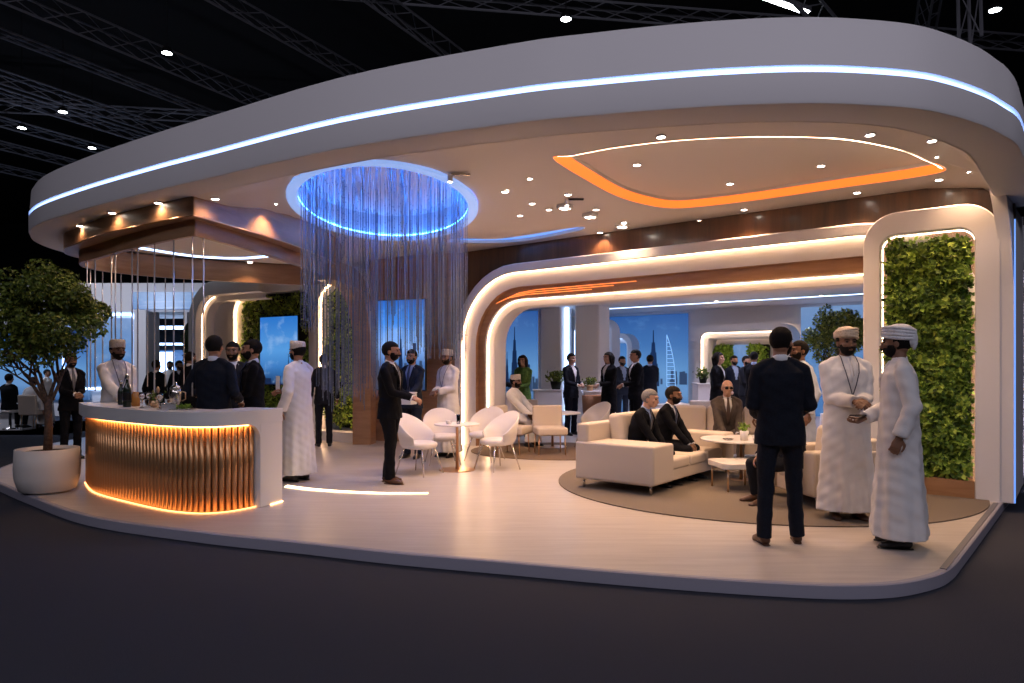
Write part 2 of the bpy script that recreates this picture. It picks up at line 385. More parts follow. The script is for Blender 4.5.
        if outfit != 'shirt':
            q = MB(); q.tube(T([(0, .002, p[0]) for p in prof[2:]]), [(p[1] * .93 * W_, p[2] * .93) for p in prof[2:]], 28, power=2.3)
            q.tube([t1(0, .01, 1.46), t1(0, .006, 1.50), t1(0, .0, 1.517)], [(.064, .060), (.060, .060), (.058, .058)], 20)
            for sd in (1, -1):
                dd = vnorm(Wr[sd] - El[sd]); q.tube([Wr[sd] - dd * .05, Wr[sd] + dd * .012], [.036, .035], 14)
            sm = q.mesh('shirt'); fin(sm, 'shirt', M[shirt])
            if tie:
                q = MB(); yo = -.128
                pts = [(0, -.066, 1.495), (0, -.082, 1.47), (0, -.103, 1.43), (0, -.128, 1.36), (0, -.134, 1.28), (0, -.13, 1.18), (0, -.124, 1.09)]
                q.tube(T(pts), [(.018, .012), (.014, .012), (.018, .006), (.024, .005), (.028, .005), (.032, .005), (.03, .004)], 8, up=(0, 1, 0))
                q.v = [q.verts() * s]; q.build('tie', M[tie], root, True)
            if lod < 2:                                                     # lapels
                q = MB()
                for sd in (1, -1):
                    q.tube(T([(sd * .012, -.136, 1.11), (sd * .045, -.143, 1.26), (sd * .082, -.126, 1.38), (sd * .066, -.07, 1.46), (sd * .062, .03, 1.50)]), [(.006, .004), (.022, .005), (.028, .006), (.014, .008), (.008, .01)], 8, up=(0, 1, 0), cap=2)
                q.v = [q.verts() * s]; q.build('lapels', mt, jo, True)
        # trousers
        bt = M[bottom or top]; g = MB()
        if seat is None:
            g.tube([(0, 0, .84), (0, 0, .93), (0, 0, 1.05)], [(.155, .115), (.168, .128), (.15, .115)], 24)
            for sd in (1, -1):
                g.tube([hips[sd] + (0, 0, .02), hips[sd] - (0, 0, .12), knee[sd] + (0, 0, .1), knee[sd], lerp(knee[sd], ank[sd], .5), ank[sd] + (0, 0, -.03)], [(.09, .10), (.09, .10), (.072, .078), (.066, .072), (.060, .066), (.058, .068)], 18)
        else:
            g.tube([(0, .02, hipz - .04), (0, 0, hipz + .1)], [(.16, .13), (.15, .12)], 20, cap=2)
            for sd in (1, -1):
                g.tube([hips[sd], lerp(hips[sd], knee[sd], .5), knee[sd] + (0, .02, 0)], [(.095, .085), (.085, .078), (.068, .066)], 18, cap=2); g.ell(knee[sd], (.066, .066, .066), 14, 10)
                g.tube([knee[sd], lerp(knee[sd], ank[sd], .5), ank[sd] + (0, 0, -.0)], [.066, .06, .056], 16)
        tm = remesh(g, vx, 3); push(tm, .004, X + 1); fin(tm, 'trousers', bt)
    elif outfit == 'robe':
        g = MB(); hem = .09
        if seat is None:
            prof = [(hem, .242, .205), (.35, .225, .188), (.62, .204, .168), (.9, .192, .152), (1.08, .176, .137), (1.2, .178, .134), (1.32, .182, .134), (1.385, .165, .120), (1.44, .115, .09), (1.49, .066, .062)]
            g.tube(T([(0, 0, p[0]) for p in prof]), [(p[1] * W_, p[2]) for p in prof], 40, power=2.2)
        else:
            prof = [(.86, .2, .16), (1.08, .18, .142), (1.2, .178, .134), (1.32, .19, .134), (1.39, .186, .122), (1.445, .14, .092), (1.49, .068, .064)]
            g.tube(T([(0, 0, p[0]) for p in prof]), [(p[1] * W_, p[2]) for p in prof], 30, power=2.2)
            g.tube([(0, .03, seat + .09), (0, -.25, seat + .1), (0, -.42, seat + .05), (0, -.44, .3), (0, -.44, .1)], [(.2, .1), (.21, .1), (.2, .1), (.2, .1), (.22, .12)], 24, up=(0, -1, .3))
        sleeves(g, .07, .066, .058)
        g.tube([t1(0, .01, 1.46), t1(0, .004, 1.525)], [(.066, .064), (.058, .058)], 20)
        jm = remesh(g, vx, (7, 4, 3)[lod])
        if lod < 2:
            a = co(jm); an = np.arctan2(a[:, 1], a[:, 0]); t = np.clip((1.0 - a[:, 2]) / .9, 0, 1) * (a[:, 2] > .095)
            r_ = np.hypot(a[:, 0], a[:, 1]); f = 1 + t * (.05 * np.sin(an * 7 + X * 3) + .035 * np.sin(an * 12 + 2.1 * X + a[:, 2] * 1.5)) * (r_ > .1)
            if seat is None: a[:, 0] *= f; a[:, 1] *= f; setco(jm, a)
            push(jm, .005, X)
        jo = fin(jm, 'dishdasha', mt)
        if lod < 1:                                                       # placket with buttons and a neck tassel
            q = MB(); q.tube(T([(0, -.066, 1.49), (0, -.098, 1.43), (0, -.131, 1.36), (0, -.141, 1.27)]), [(.012, .004)] * 4, 8, up=(0, 1, 0), cap=2)
            q.v = [q.verts() * s]; q.build('placket', mt, jo, True)
            q = MB(); q.tube(T([(.012, -.075, 1.485), (.014, -.12, 1.42), (.016, -.146, 1.33)]), [.004, .0035, .006], 6, cap=2); q.v = [q.verts() * s]; q.build('tassel', mt, jo, True)
    elif outfit == 'dress':
        g = MB(); prof = [(.5, .2, .16), (.9, .185, .145), (1.06, .145, .115), (1.2, .15, .125), (1.32, .17, .13), (1.4, .165, .11), (1.445, .12, .085), (1.485, .06, .06)]
        g.tube(T([(0, 0, p[0]) for p in prof]), [(p[1] * W_, p[2]) for p in prof], 28)
        sleeves(g, .055, .048, .04); jm = remesh(g, vx, 3); fin(jm, 'tunic', mt)
        g = MB()
        for sd in (1, -1): g.tube([hips[sd], knee[sd], ank[sd] - (0, 0, .03)], [.09, .06, .055], 14)
        g.tube([(0, 0, .85), (0, 0, 1.0)], [(.15, .12), (.14, .11)], 18); fin(remesh(g, vx, 2), 'trousers', M[bottom or 'black_cloth'])
    # lanyard
    if lanyard:
        q = MB()
        for sd in (1, -1): q.tube(T([(sd * .060, .02, 1.525), (sd * .066, -.045, 1.505), (sd * .070, -.108, 1.44), (sd * .058, -.148, 1.36), (sd * .03, -.158, 1.25), (sd * .004, -.152, 1.16)]), [(.005, .003)] * 6, 6, up=(0, 1, 0), cap=2)
        q.v = [q.verts() * s]; ly = q.build('lanyard', M['lanyard'], root, True)
        q = MB(); q.box((0, 0, 0), (.05, .006, .07)); v = q.verts() + t1(0, -.15, 1.12); q.v = [v * s]; q.build('badge', M['badge'], ly)
    # shoes
    for sd in (1, -1):
        if seat is not None and outfit == 'robe': pass
        p = ank[sd]; q = MB()
        q.tube([p + (0, .05, -.045), p + (0, .0, -.035), p + (0, -.07, -.045), p + (0, -.14, -.058), p + (0, -.175, -.062)], [(.034, .034), (.040, .048), (.045, .038), (.044, .026), (.03, .018)], 16, up=(0, 0, 1), cap=2)
        q.tube([p + (0, .065, -.078), p + (0, -.04, -.078), p + (0, -.12, -.078), p + (0, -.19, -.078)], [(.03, .007), (.036, .007), (.047, .007), (.03, .007)], 12, up=(0, 0, 1), cap=2)
        sd_ang = .16 * sd; v = rotz(q.verts(), sd_ang, (p[0], p[1], 0)); v[:, 2] = np.maximum(v[:, 2], .0); q.v = [v * s]
        q.build('shoe', M[shoes], root, True)
    bpy.context.view_layer.update()
    ca, sa = math.cos(math.radians(yaw)), math.sin(math.radians(yaw))
    def world(p): p = np.asarray(p) * s; return np.array([X + p[0] * ca - p[1] * sa, Y + p[0] * sa + p[1] * ca, z + p[2]])
    return dict(root=root, L=world(Wr[1]), R=world(Wr[-1]), s=s)
# ---------------------------------------------------------------- places: points of the room found from the camera's geometry
FPX, CX, HY, EYE = 700.0, 512.0, 365.0, 1.46
def P(px, py, z=0.0):
    Y = FPX * (EYE - z) / (py - HY); return np.array([(px - CX) / FPX * Y, Y])
def Q(px, Y): return np.array([(px - CX) / FPX * Y, Y])
def zat(py, Y): return EYE + (HY - py) * Y / FPX
LW = np.array([-.9, 12.6]); DW = np.array([.777, -.63]); NW = np.array([.63, .777]); AW = math.atan2(-.63, .777)
def Wf(u, w=0.0): return LW + DW * u + NW * w
def Uat(px, w):
    a = (px - CX) / FPX; return (a * (12.6 + .777 * w) + .9 - .63 * w) / (.777 + .63 * a)
def Zw(px, py, w): return zat(py, Wf(Uat(px, w), w)[1])
def spline(pts, n=8, closed=False):
    p = [np.asarray(q, float) for q in pts]; m = len(p); out = []
    for i in range(m if closed else m - 1):
        if closed: a, b, c, d = p[i - 1], p[i], p[(i + 1) % m], p[(i + 2) % m]
        else: a, b, c, d = p[max(i - 1, 0)], p[i], p[i + 1], p[min(i + 2, m - 1)]
        for k in range(n):
            t = k / n; out.append(.5 * (2 * b + (c - a) * t + (2 * a - 5 * b + 4 * c - d) * t * t + (3 * b - a - 3 * c + d) * t ** 3))
    if not closed: out.append(p[-1])
    return np.array(out)
def inpoly(p, poly):
    x, y = p; c = False; n = len(poly); j = n - 1
    for i in range(n):
        xi, yi = poly[i]; xj, yj = poly[j]
        if (yi > y) != (yj > y) and x < (xj - xi) * (y - yi) / (yj - yi) + xi: c = not c
        j = i
    return c
def offset(poly, d, closed=True):
    p = np.asarray(poly, float); m = len(p); out = []
    for i in range(m):
        a = p[i - 1] if (closed or i) else p[i]; b = p[(i + 1) % m] if (closed or i < m - 1) else p[i]
        t = vnorm(b - a); out.append(p[i] + np.array([-t[1], t[0]]) * d)
    return np.array(out)          # counter-clockwise polygons: positive = inwards
def arch(u0, u1, zt, r, s=0.0, z0=0.0, n=10):
    """points of an upside-down U with round shoulders, from the left foot to the right foot; s = inset"""
    u0 += s; u1 -= s; zt -= s; r = max(r - s, .05)
    q = [(u0, z0), (u0, z0 + (zt - r - z0) * .5)]
    q += [(u0 + r - r * math.cos(a), zt - r + r * math.sin(a)) for a in np.linspace(0, math.pi / 2, n)]
    q += [((u0 + u1) / 2, zt)]
    q += [(u1 - r + r * math.sin(a), zt - r + r * math.cos(a)) for a in np.linspace(0, math.pi / 2, n)]
    q += [(u1, z0 + (zt - r - z0) * .5), (u1, z0)]
    return np.array(q)
def ringloop(u0, u1, z0, z1, r, s=0.0, n=8):
    """closed rounded rectangle, inset by s"""
    u0 += s; u1 -= s; z0 += s; z1 -= s; r = max(r - s, .02); q = []
    for cx, cz, a0 in ((u1 - r, z1 - r, 0), (u0 + r, z1 - r, 90), (u0 + r, z0 + r, 180), (u1 - r, z0 + r, 270)):
        for a in np.linspace(math.radians(a0), math.radians(a0 + 90), n): q.append((cx + r * math.cos(a), cz + r * math.sin(a)))
    return np.array(q)
def loftloops(loops, closed=True, wrap=False):
    """loops: list of (k,3) arrays of one size; quads between neighbours"""
    mb = MB(); k = len(loops[0]); V = np.concatenate(loops); F = []; m = len(loops)
    for i in range(m if wrap else m - 1):
        j = (i + 1) % m
        for a in range(k if closed else k - 1):
            b = (a + 1) % k; F.append((i * k + a, i * k + b, j * k + b, j * k + a))
    return mb.add(V, F)
def archpart(name, spec, prof, mat_, parent, wrap=False, closed=False, fn=arch):
    loops = []
    for s, w in prof:
        q = fn(*spec, s=s); loops.append(np.stack([q[:, 0], np.full(len(q), w), q[:, 1]], 1))
    o = loftloops(loops, closed, wrap).build(name, M[mat_], parent, True)
    e = o.modifiers.new('E', 'EDGE_SPLIT'); e.split_angle = math.radians(40); return o
def cdt(outer, holes, extra, zf):
    vs, es = [], []
    def addl(l, closed=True):
        b = len(vs); n = len(l); vs.extend([Vector((float(p[0]), float(p[1]))) for p in l])
        es.extend([(b + i, b + (i + 1) % n) for i in range(n if closed else n - 1)])
    addl(outer)
    for h in holes: addl(h)
    for e in extra: addl(e, False)
    x0, y0 = np.min(outer, 0); x1, y1 = np.max(outer, 0)
    for x in np.arange(x0, x1, .45):
        for y in np.arange(y0, y1, .45):
            if inpoly((x, y), outer) and not any(inpoly((x, y), h) for h in holes): vs.append(Vector((float(x), float(y))))
    r = geometry.delaunay_2d_cdt(vs, es, [], 0, 1e-4); V = [(v.x, v.y, zf(v.x, v.y)) for v in r[0]]; F = []
    for f in r[2]:
        c = (sum(r[0][i].x for i in f) / len(f), sum(r[0][i].y for i in f) / len(f))
        if inpoly(c, outer) and not any(inpoly(c, h) for h in holes): F.append(tuple(f))
    return MB().add(V, F)
def leaves(mb_pts, nrm, size, seed=0, tilt=.9):
    """many small folded leaves as one mesh"""
    rs = np.random.RandomState(seed); n = len(mb_pts); p = np.asarray(mb_pts)
    a = rs.normal(size=(n, 3)); a /= np.linalg.norm(a, axis=1)[:, None]
    nn = np.asarray(nrm) + a * tilt; nn /= np.linalg.norm(nn, axis=1)[:, None]
    t = np.cross(nn, rs.normal(size=(n, 3))); t /= np.linalg.norm(t, axis=1)[:, None] + 1e-9; b = np.cross(nn, t)
    L = (size * rs.uniform(.6, 1.3, n))[:, None]
    V = np.stack([p, p + t * L * .5 + b * L * .3 + nn * L * .08, p + t * L, p + t * L * .5 - b * L * .3 + nn * L * .08], 1).reshape(-1, 3)
    i = np.arange(n) * 4; F = [(k, k + 1, k + 2) for k in i] + [(k, k + 2, k + 3) for k in i]
    return MB().add(V, [tuple(int(x) for x in f) for f in F])
def lamp(kind, loc, energy, color=(1, 1, 1), size=.1, rot=(0, 0, 0), spot=None, name='lamp', blend=.6, sy=None):
    l = bpy.data.lights.new(name, kind); l.energy = energy; l.color = color
    if kind == 'AREA':
        l.size = size
        if sy: l.shape = 'RECTANGLE'; l.size_y = sy
    else: l.shadow_soft_size = size
    if kind == 'SPOT': l.spot_size = math.radians(spot or 90); l.spot_blend = blend
    o = bpy.data.objects.new(name, l); COL.objects.link(o); o.location = loc; o.rotation_euler = rot; return o
# ---------------------------------------------------------------- materials of the place
def ramp_mat(name, axis, stops, es, clouds=None, scale=(1, 1, 1)):
    """a lit picture or screen: what it displays is a colour picture along one object axis, with clouds"""
    m = bpy.data.materials.new(name); m.use_nodes = True; nt = m.node_tree; b = nt.nodes['Principled BSDF']
    b.inputs['Base Color'].default_value = (.02, .02, .03, 1); b.inputs['Roughness'].default_value = .3; b.inputs['Emission Strength'].default_value = es
    tc = nt.nodes.new('ShaderNodeTexCoord'); sp = nt.nodes.new('ShaderNodeSeparateXYZ'); r = nt.nodes.new('ShaderNodeValToRGB')
    nt.links.new(tc.outputs['Generated'], sp.inputs[0]); nt.links.new(sp.outputs[axis], r.inputs['Fac'])
    e = r.color_ramp.elements; e[0].position, e[0].color = stops[0][0], (*stops[0][1], 1); e[1].position, e[1].color = stops[-1][0], (*stops[-1][1], 1)
    for p_, c_ in stops[1:-1]: k = e.new(p_); k.color = (*c_, 1)
    out = r.outputs['Color']
    if clouds:
        mp = nt.nodes.new('ShaderNodeMapping'); mp.inputs['Scale'].default_value = scale
        n = nt.nodes.new('ShaderNodeTexNoise'); n.inputs['Scale'].default_value = clouds[0]; n.inputs['Detail'].default_value = 6; n.inputs['Roughness'].default_value = .6
        q = nt.nodes.new('ShaderNodeValToRGB'); q.color_ramp.elements[0].position = clouds[2]; q.color_ramp.elements[1].position = clouds[3]
        mx = nt.nodes.new('ShaderNodeMix'); mx.data_type = 'RGBA'
        nt.links.new(tc.outputs['Generated'], mp.inputs[0]); nt.links.new(mp.outputs[0], n.inputs['Vector']); nt.links.new(n.outputs['Fac'], q.inputs['Fac']); nt.links.new(q.outputs['Color'], mx.inputs[0])
        nt.links.new(out, mx.inputs[6]); mx.inputs[7].default_value = (*clouds[1], 1); out = mx.outputs[2]
    nt.links.new(out, b.inputs['Emission Color']); M[name] = m; return m
def glow(name, col, s): return mat(name, col, .5, emit=col, es=s)
mat('plaster_white', (.74, .72, .73), .55, bump=(40, .03)); mat('plaster_ceiling', (.76, .71, .67), .6); mat('white_gloss', (.78, .77, .77), .25)
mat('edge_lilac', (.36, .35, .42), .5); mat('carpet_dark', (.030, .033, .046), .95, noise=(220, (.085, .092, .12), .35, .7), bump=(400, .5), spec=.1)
mat('rug_beige', (.20, .165, .135), .95, noise=(150, (.15, .125, .10), .4, .6), bump=(200, .5)); mat('rug_brown', (.16, .11, .075), .95, bump=(200, .5))
mat('hall_black', (.010, .010, .012), .9); mat('truss_dark', (.20, .20, .23), .5, metal=.4); mat('duct_grey', (.09, .09, .10), .6)
mat('metal_chrome', (.7, .66, .62), .25, metal=1); mat('metal_gold', (.75, .48, .28), .28, metal=1); mat('copper_flute', (.66, .36, .17), .33, metal=.75)
mat('upholstery', (.56, .49, .42), .8, bump=(90, .15)); mat('chair_white', (.74, .70, .67), .5); mat('stone_top', (.62, .58, .55), .3, noise=(6, (.72, .69, .66), .4, .6))
mat('pot_white', (.70, .66, .62), .5, bump=(60, .08)); mat('soil', (.04, .03, .02), .95); mat('bark', (.13, .075, .045), .9, noise=(40, (.07, .04, .025), .4, .6), bump=(60, .8))
mat('glass_clear', (.9, .92, .95), .05, trans=1.0); mat('crystal', (.22, .28, .40), .22, metal=.5, spec=.8); mat('crystal_clear', (.62, .62, .66), .15, metal=.5)
mat('bottle_dark', (.012, .02, .012), .12); mat('black_plastic', (.01, .01, .011), .3); mat('paper', (.7, .68, .62), .8); mat('metal_silver', (.6, .56, .5), .25, metal=1)
glow('led_white', (.30, .47, 1.0), 3.6); glow('led_warm', (1.0, .60, .32), 26); glow('led_orange', (1.0, .19, .025), 1.3); glow('led_blue', (.05, .26, 1.0), 38); glow('led_soft_white', (1.0, .70, .46), 14)
glow('lamp_face', (1.0, .88, .75), 30); glow('hall_lamp_face', (.9, .95, 1.0), 25); glow('led_cool', (.42, .62, 1.0), 5); glow('led_rim_blue', (.16, .38, 1.0), 1.0); glow('led_bar', (1.0, .46, .15), 11); glow('led_bar_foot', (1.0, .42, .13), 5); glow('floor_spill_glow', (1.0, .72, .42), 6)
glow('lip_lit_blue', (.30, .48, .95), .75); glow('orange_line', (1.0, .30, .07), 1.2)
ramp_mat('screen_sky', 2, [(0, (.004, .02, .08)), (.25, (.04, .19, .52)), (.5, (.09, .32, .72)), (1, (.02, .17, .58))], 1.0, (2.2, (.35, .55, .85), .52, .8), (1, 1, 1.8))
ramp_mat('screen_city', 2, [(0, (.01, .03, .08)), (.3, (.05, .12, .30)), (.5, (.16, .30, .60)), (.75, (.03, .16, .50)), (1, (.008, .08, .34))], 1.7, (2.5, (.25, .38, .62), .55, .85), (1, 1, 1.6))
ramp_mat('mural_sky', 2, [(0, (.03, .09, .24)), (.22, (.13, .28, .55)), (.42, (.12, .30, .60)), (.7, (.05, .17, .45)), (1, (.02, .09, .32))], .95, (3, (.12, .30, .62), .55, .9), (1, 1, 2))
ramp_mat('sky_pale', 2, [(0, (.06, .20, .50)), (.5, (.10, .26, .58)), (1, (.18, .32, .60))], .8, (3, (.30, .45, .7), .5, .85), (1, 1, 2))
glow('tower_dark', (.004, .020, .075), .8); glow('tower_light', (.22, .42, .72), 1.0); glow('town_dim', (.03, .06, .13), .8)
def grain(name, c1, c2, rough, scale, coat=0.0, vec='Object', rot=(0, 0, 0), spec=.5):
    m = bpy.data.materials.new(name); m.use_nodes = True; nt = m.node_tree; b = nt.nodes['Principled BSDF']; b.inputs['Roughness'].default_value = rough
    b.inputs['Coat Weight'].default_value = coat; b.inputs['Coat Roughness'].default_value = .15; b.inputs['Specular IOR Level'].default_value = spec
    tc = nt.nodes.new('ShaderNodeTexCoord'); mp = nt.nodes.new('ShaderNodeMapping'); mp.inputs['Scale'].default_value = scale; mp.inputs['Rotation'].default_value = rot
    n = nt.nodes.new('ShaderNodeTexNoise'); n.inputs['Scale'].default_value = 1; n.inputs['Detail'].default_value = 8; n.inputs['Roughness'].default_value = .65; n.inputs['Distortion'].default_value = .4
    r = nt.nodes.new('ShaderNodeValToRGB'); r.color_ramp.elements[0].position = .3; r.color_ramp.elements[1].position = .72; r.color_ramp.elements[0].color = (*c1, 1); r.color_ramp.elements[1].color = (*c2, 1)
    nt.links.new(tc.outputs[vec], mp.inputs[0]); nt.links.new(mp.outputs[0], n.inputs['Vector']); nt.links.new(n.outputs['Fac'], r.inputs['Fac']); nt.links.new(r.outputs['Color'], b.inputs['Base Color'])
    M[name] = m; return m
grain('wood_dark', (.045, .020, .010), (.13, .06, .028), .3, (7, 7, .5), .5); grain('wood_mid', (.27, .14, .07), (.47, .27, .15), .42, (1.2, 1.2, 9)); grain('wood_warm', (.30, .15, .07), (.46, .26, .13), .4, (1.5, 1.5, 10))
grain('floor_plank', (.47, .42, .385), (.60, .55, .51), .32, (1.2, 14, 1), rot=(0, 0, math.radians(39)), spec=.4)
def leafmat(name, stops):
    m = bpy.data.materials.new(name); m.use_nodes = True; nt = m.node_tree; b = nt.nodes['Principled BSDF']; b.inputs['Roughness'].default_value = .5; b.inputs['Specular IOR Level'].default_value = .3
    g = nt.nodes.new('ShaderNodeNewGeometry'); r = nt.nodes.new('ShaderNodeValToRGB'); e = r.color_ramp.elements
    e[0].position, e[0].color = 0, (*stops[0], 1); e[1].position, e[1].color = 1, (*stops[-1], 1)
    for i, c_ in enumerate(stops[1:-1]): k = e.new((i + 1) / (len(stops) - 1)); k.color = (*c_, 1)
    nt.links.new(g.outputs['Random Per Island'], r.inputs['Fac']); nt.links.new(r.outputs['Color'], b.inputs['Base Color']); M[name] = m
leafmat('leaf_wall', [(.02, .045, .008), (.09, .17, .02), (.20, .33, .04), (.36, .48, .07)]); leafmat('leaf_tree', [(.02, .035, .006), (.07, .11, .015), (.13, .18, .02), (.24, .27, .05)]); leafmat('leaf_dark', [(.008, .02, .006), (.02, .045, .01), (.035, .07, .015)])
leafmat('leaf_bright', [(.10, .20, .01), (.2, .34, .03), (.3, .42, .06)])
mat('backing_dark', (.012, .016, .010), .95); mat('pebble', (.55, .42, .36), .8, noise=(60, (.30, .22, .18), .4, .6), bump=(60, .8))
# ---------------------------------------------------------------- hall
struct(MB().box((0, 15, -.15), (90, 90, .1)).build('floor', M['carpet_dark']))
struct(MB().box((0, 15, 11.2), (90, 90, .2)).build('ceiling', M['hall_black']))
struct(MB().box((0, 48, 5.5), (90, .3, 11.4)).build('wall_back', M['hall_black'])); struct(MB().box((-42, 15, 5.5), (.3, 66, 11.4)).build('wall_left', M['hall_black']))
# ---------------------------------------------------------------- platform
FR = [(-7.30, 10.0), (-6.95, 9.20), (-6.28, 8.59), (-5.38, 7.80), (-4.10, 6.77), (-2.76, 6.13), (-1.74, 5.76), (-.92, 5.45), (-.09, 5.20), (.62, 4.98), (1.29, 4.80), (1.85, 4.68), (2.25, 4.64), (2.60, 4.69), (2.96, 4.87), (3.20, 5.08), (3.42, 5.33)]
side = [(3.9, 5.89), (5.16, 7.37), (6.34, 8.74), (12.0, 15.4)]
PL = np.vstack([spline(FR, 6)[:-1], [FR[-1]], side, [(4, 25), (-9, 21), (-8.6, 13), (-7.7, 11.2)]])
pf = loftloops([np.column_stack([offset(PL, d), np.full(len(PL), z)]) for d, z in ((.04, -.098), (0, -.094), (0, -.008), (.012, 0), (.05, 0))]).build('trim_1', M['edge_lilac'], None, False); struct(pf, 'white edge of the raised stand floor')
inner = offset(PL, .05); n_ = len(inner)
deck = MB().add([(p[0], p[1], 0) for p in inner], [tuple(range(n_))]).build('floor', M['floor_plank']); struct(deck, 'raised wood-look floor of the stand')
# dark inlaid strip along the right edge
t0, t1_ = np.array([3.10, 4.99]), np.array([5.13, 7.38]); dd = vnorm(t1_ - t0); nn_ = np.array([-dd[1], dd[0]]); mb = MB(); mb.prism([tuple(t0), tuple(t1_), tuple(t1_ + nn_ * .045), tuple(t0 + nn_ * .045)], .001, .006)
tag(struct(mb.build('trim_2', M['truss_dark'])), 'dark strip inlaid along the right edge of the floor')
# ---------------------------------------------------------------- canopy
CF = [(-6.60, 12.2), (-7.08, 11.5), (-7.14, 10.9), (-6.98, 10.25), (-6.72, 9.75), (-6.42, 9.32), (-5.86, 8.76), (-4.83, 7.98), (-3.74, 7.24), (-2.98, 6.76), (-1.42, 5.80), (-.03, 5.21), (.58, 5.03), (1.15, 4.90), (1.55, 4.835), (1.95, 4.80), (2.35, 4.815), (2.82, 4.895), (3.16, 5.03), (3.53, 5.24), (3.82, 5.45), (4.16, 5.74), (4.7, 6.38)]
CFs = spline(CF, 6); CSIDE = [(5.9, 7.80), (6.25, 8.35)]
CAN = np.vstack([CFs, CSIDE, [Wf(8.4, .9)], [Wf(-.2, 1.0)], [(-2.9, 14.3), (-4.6, 13.9)]])
front_line = np.vstack([CFs, CSIDE])
can = struct(bpy.data.objects.new('canopy', None), 'sweeping white oval canopy with a cool light line round its edge'); COL.objects.link(can)
def band(prof, closed=True): return loftloops([np.column_stack([offset(CAN, d), np.full(len(CAN), z)]) for d, z in prof], True)
band([(.37, 3.27), (.345, 3.25), (.03, 3.25), (.008, 3.258), (0, 3.28), (0, 3.470), (.075, 3.470), (.075, 3.53), (.05, 3.53)]).build('lower_fascia', M['plaster_white'], can, True).modifiers.new('E', 'EDGE_SPLIT').split_angle = .6
band([(.05, 3.518), (.0, 3.518), (.012, 3.56), (.03, 3.82), (.06, 3.875), (.14, 3.89)]).build('upper_fascia', M['plaster_white'], can, True).modifiers.new('E', 'EDGE_SPLIT').split_angle = .6
tp = offset(CAN, .14); MB().add([(p[0], p[1], 3.89) for p in tp], [tuple(range(len(tp)))]).build('roof', M['plaster_white'], can)
fl = front_line[20:]; o = loftloops([np.column_stack([offset(fl, d, False), np.full(len(fl), z)]) for d, z in ((.035, 3.471), (.02, 3.495), (.035, 3.517), (.06, 3.517), (.06, 3.471))], False, True).build('light_strip', M['led_white'], can, True)
def dist_front(x, y):
    a = front_line[:-1]; b = front_line[1:]; p = np.array([x, y]); ab = b - a; t = np.clip(np.sum((p - a) * ab, 1) / np.sum(ab * ab, 1), 0, 1); return np.min(np.linalg.norm(a + ab * t[:, None] - p, axis=1))
OC = np.array([-1.60, 8.90]); OA, OB = 1.09, 2.08; ov = vnorm([-.5, 4.14]); ou = np.array([ov[1], -ov[0]])
def cz(x, y):
    d = dist_front(x, y); wid = .16 + 3.5 * np.clip((.6 - x) / 4.5, 0, 1) ** 1.6
    t = np.clip((d - .36) / wid, 0, 1); z = 3.25 + .30 * (t * t * (3 - 2 * t)) * np.clip((x + 5.2) / 3.2, 0, 1)
    q = np.array([x, y]) - OC; e = (math.hypot(q @ ou / OA, q @ ov / OB) - 1) * OA; k = 1 - np.clip((e - .10) / .55, 0, 1)
    k *= np.clip((d - .37) / .15, 0, 1); return z + (3.45 - z) * k * k * (3 - 2 * k)
# oval recess over the bar: centre, half axes and lean
def oval(k, n=64, da=0.0): return np.array([OC + ou * (OA * k + da) * math.cos(a) + ov * (OB * k + da) * math.sin(a) for a in np.linspace(0, 2 * np.pi, n, endpoint=False)])
OR = spline([(.42, 7.10), (.60, 6.98), (1.0, 6.72), (1.57, 6.50), (2.27, 6.40), (3.03, 6.46), (3.77, 6.78), (4.28, 7.16), (4.66, 7.52), (4.45, 7.84), (3.97, 8.20), (3.16, 8.84), (2.55, 9.22), (2.15, 9.34), (1.78, 9.16), (1.32, 8.70), (.86, 7.95)], 6, True)
hole1 = oval(1.0); soff = [offset(front_line, .36, False)[6:-6], offset(front_line, .50, False)[6:-6]]
# long narrow slot lit blue along the back
SLOT = spline([(-1.0, 11.55), (-.3, 11.62), (.2, 11.30), (1.00, 10.62), (1.04, 10.88), (.30, 11.72), (-.3, 11.98), (-1.0, 11.9)], 4, True)
inn = offset(CAN, .335)
ce = cdt(inn, [hole1, OR, SLOT], soff, cz).build('ceiling_panel', M['plaster_ceiling'], can, True)
# oval recess: lip, wall, top
def loopz(pts, z): return np.column_stack([pts, np.full(len(pts), z)])
ovz = lambda pts, dz: np.array([(p[0], p[1], cz(*p) + dz) for p in pts])
rec = struct(bpy.data.objects.new('oval_recess', None), 'blue lit oval ceiling recess above the bead curtain'); COL.objects.link(rec)
loftloops([ovz(oval(1, da=.07), .004), ovz(oval(1, da=.07), -.03), ovz(oval(1, da=.05), -.04), ovz(oval(1, da=-.045), -.04), ovz(oval(1, da=-.055), .02)]).build('lip', M['lip_lit_blue'], rec, True).modifiers.new('E', 'EDGE_SPLIT').split_angle = .6  # blue light on the white lip is put in as emission
loftloops([ovz(oval(1, da=-.02), .02), loopz(oval(1, da=.02), 3.6), loopz(oval(1, da=.02), 3.80)]).build('recess_wall', M['plaster_white'], rec, True)
q = oval(1, da=.03); MB().add([(p[0], p[1], 3.80) for p in q], [tuple(range(len(q)))]).build('recess_top', M['plaster_white'], rec)
loftloops([ovz(oval(1, da=-.04), .025), ovz(oval(1, da=-.05), .04), ovz(oval(1, da=.0), .05)]).build('light_strip', M['led_blue'], rec, True)
lamp('AREA', (OC[0], OC[1], 3.70), 26, (.10, .32, 1.0), .9).parent = rec
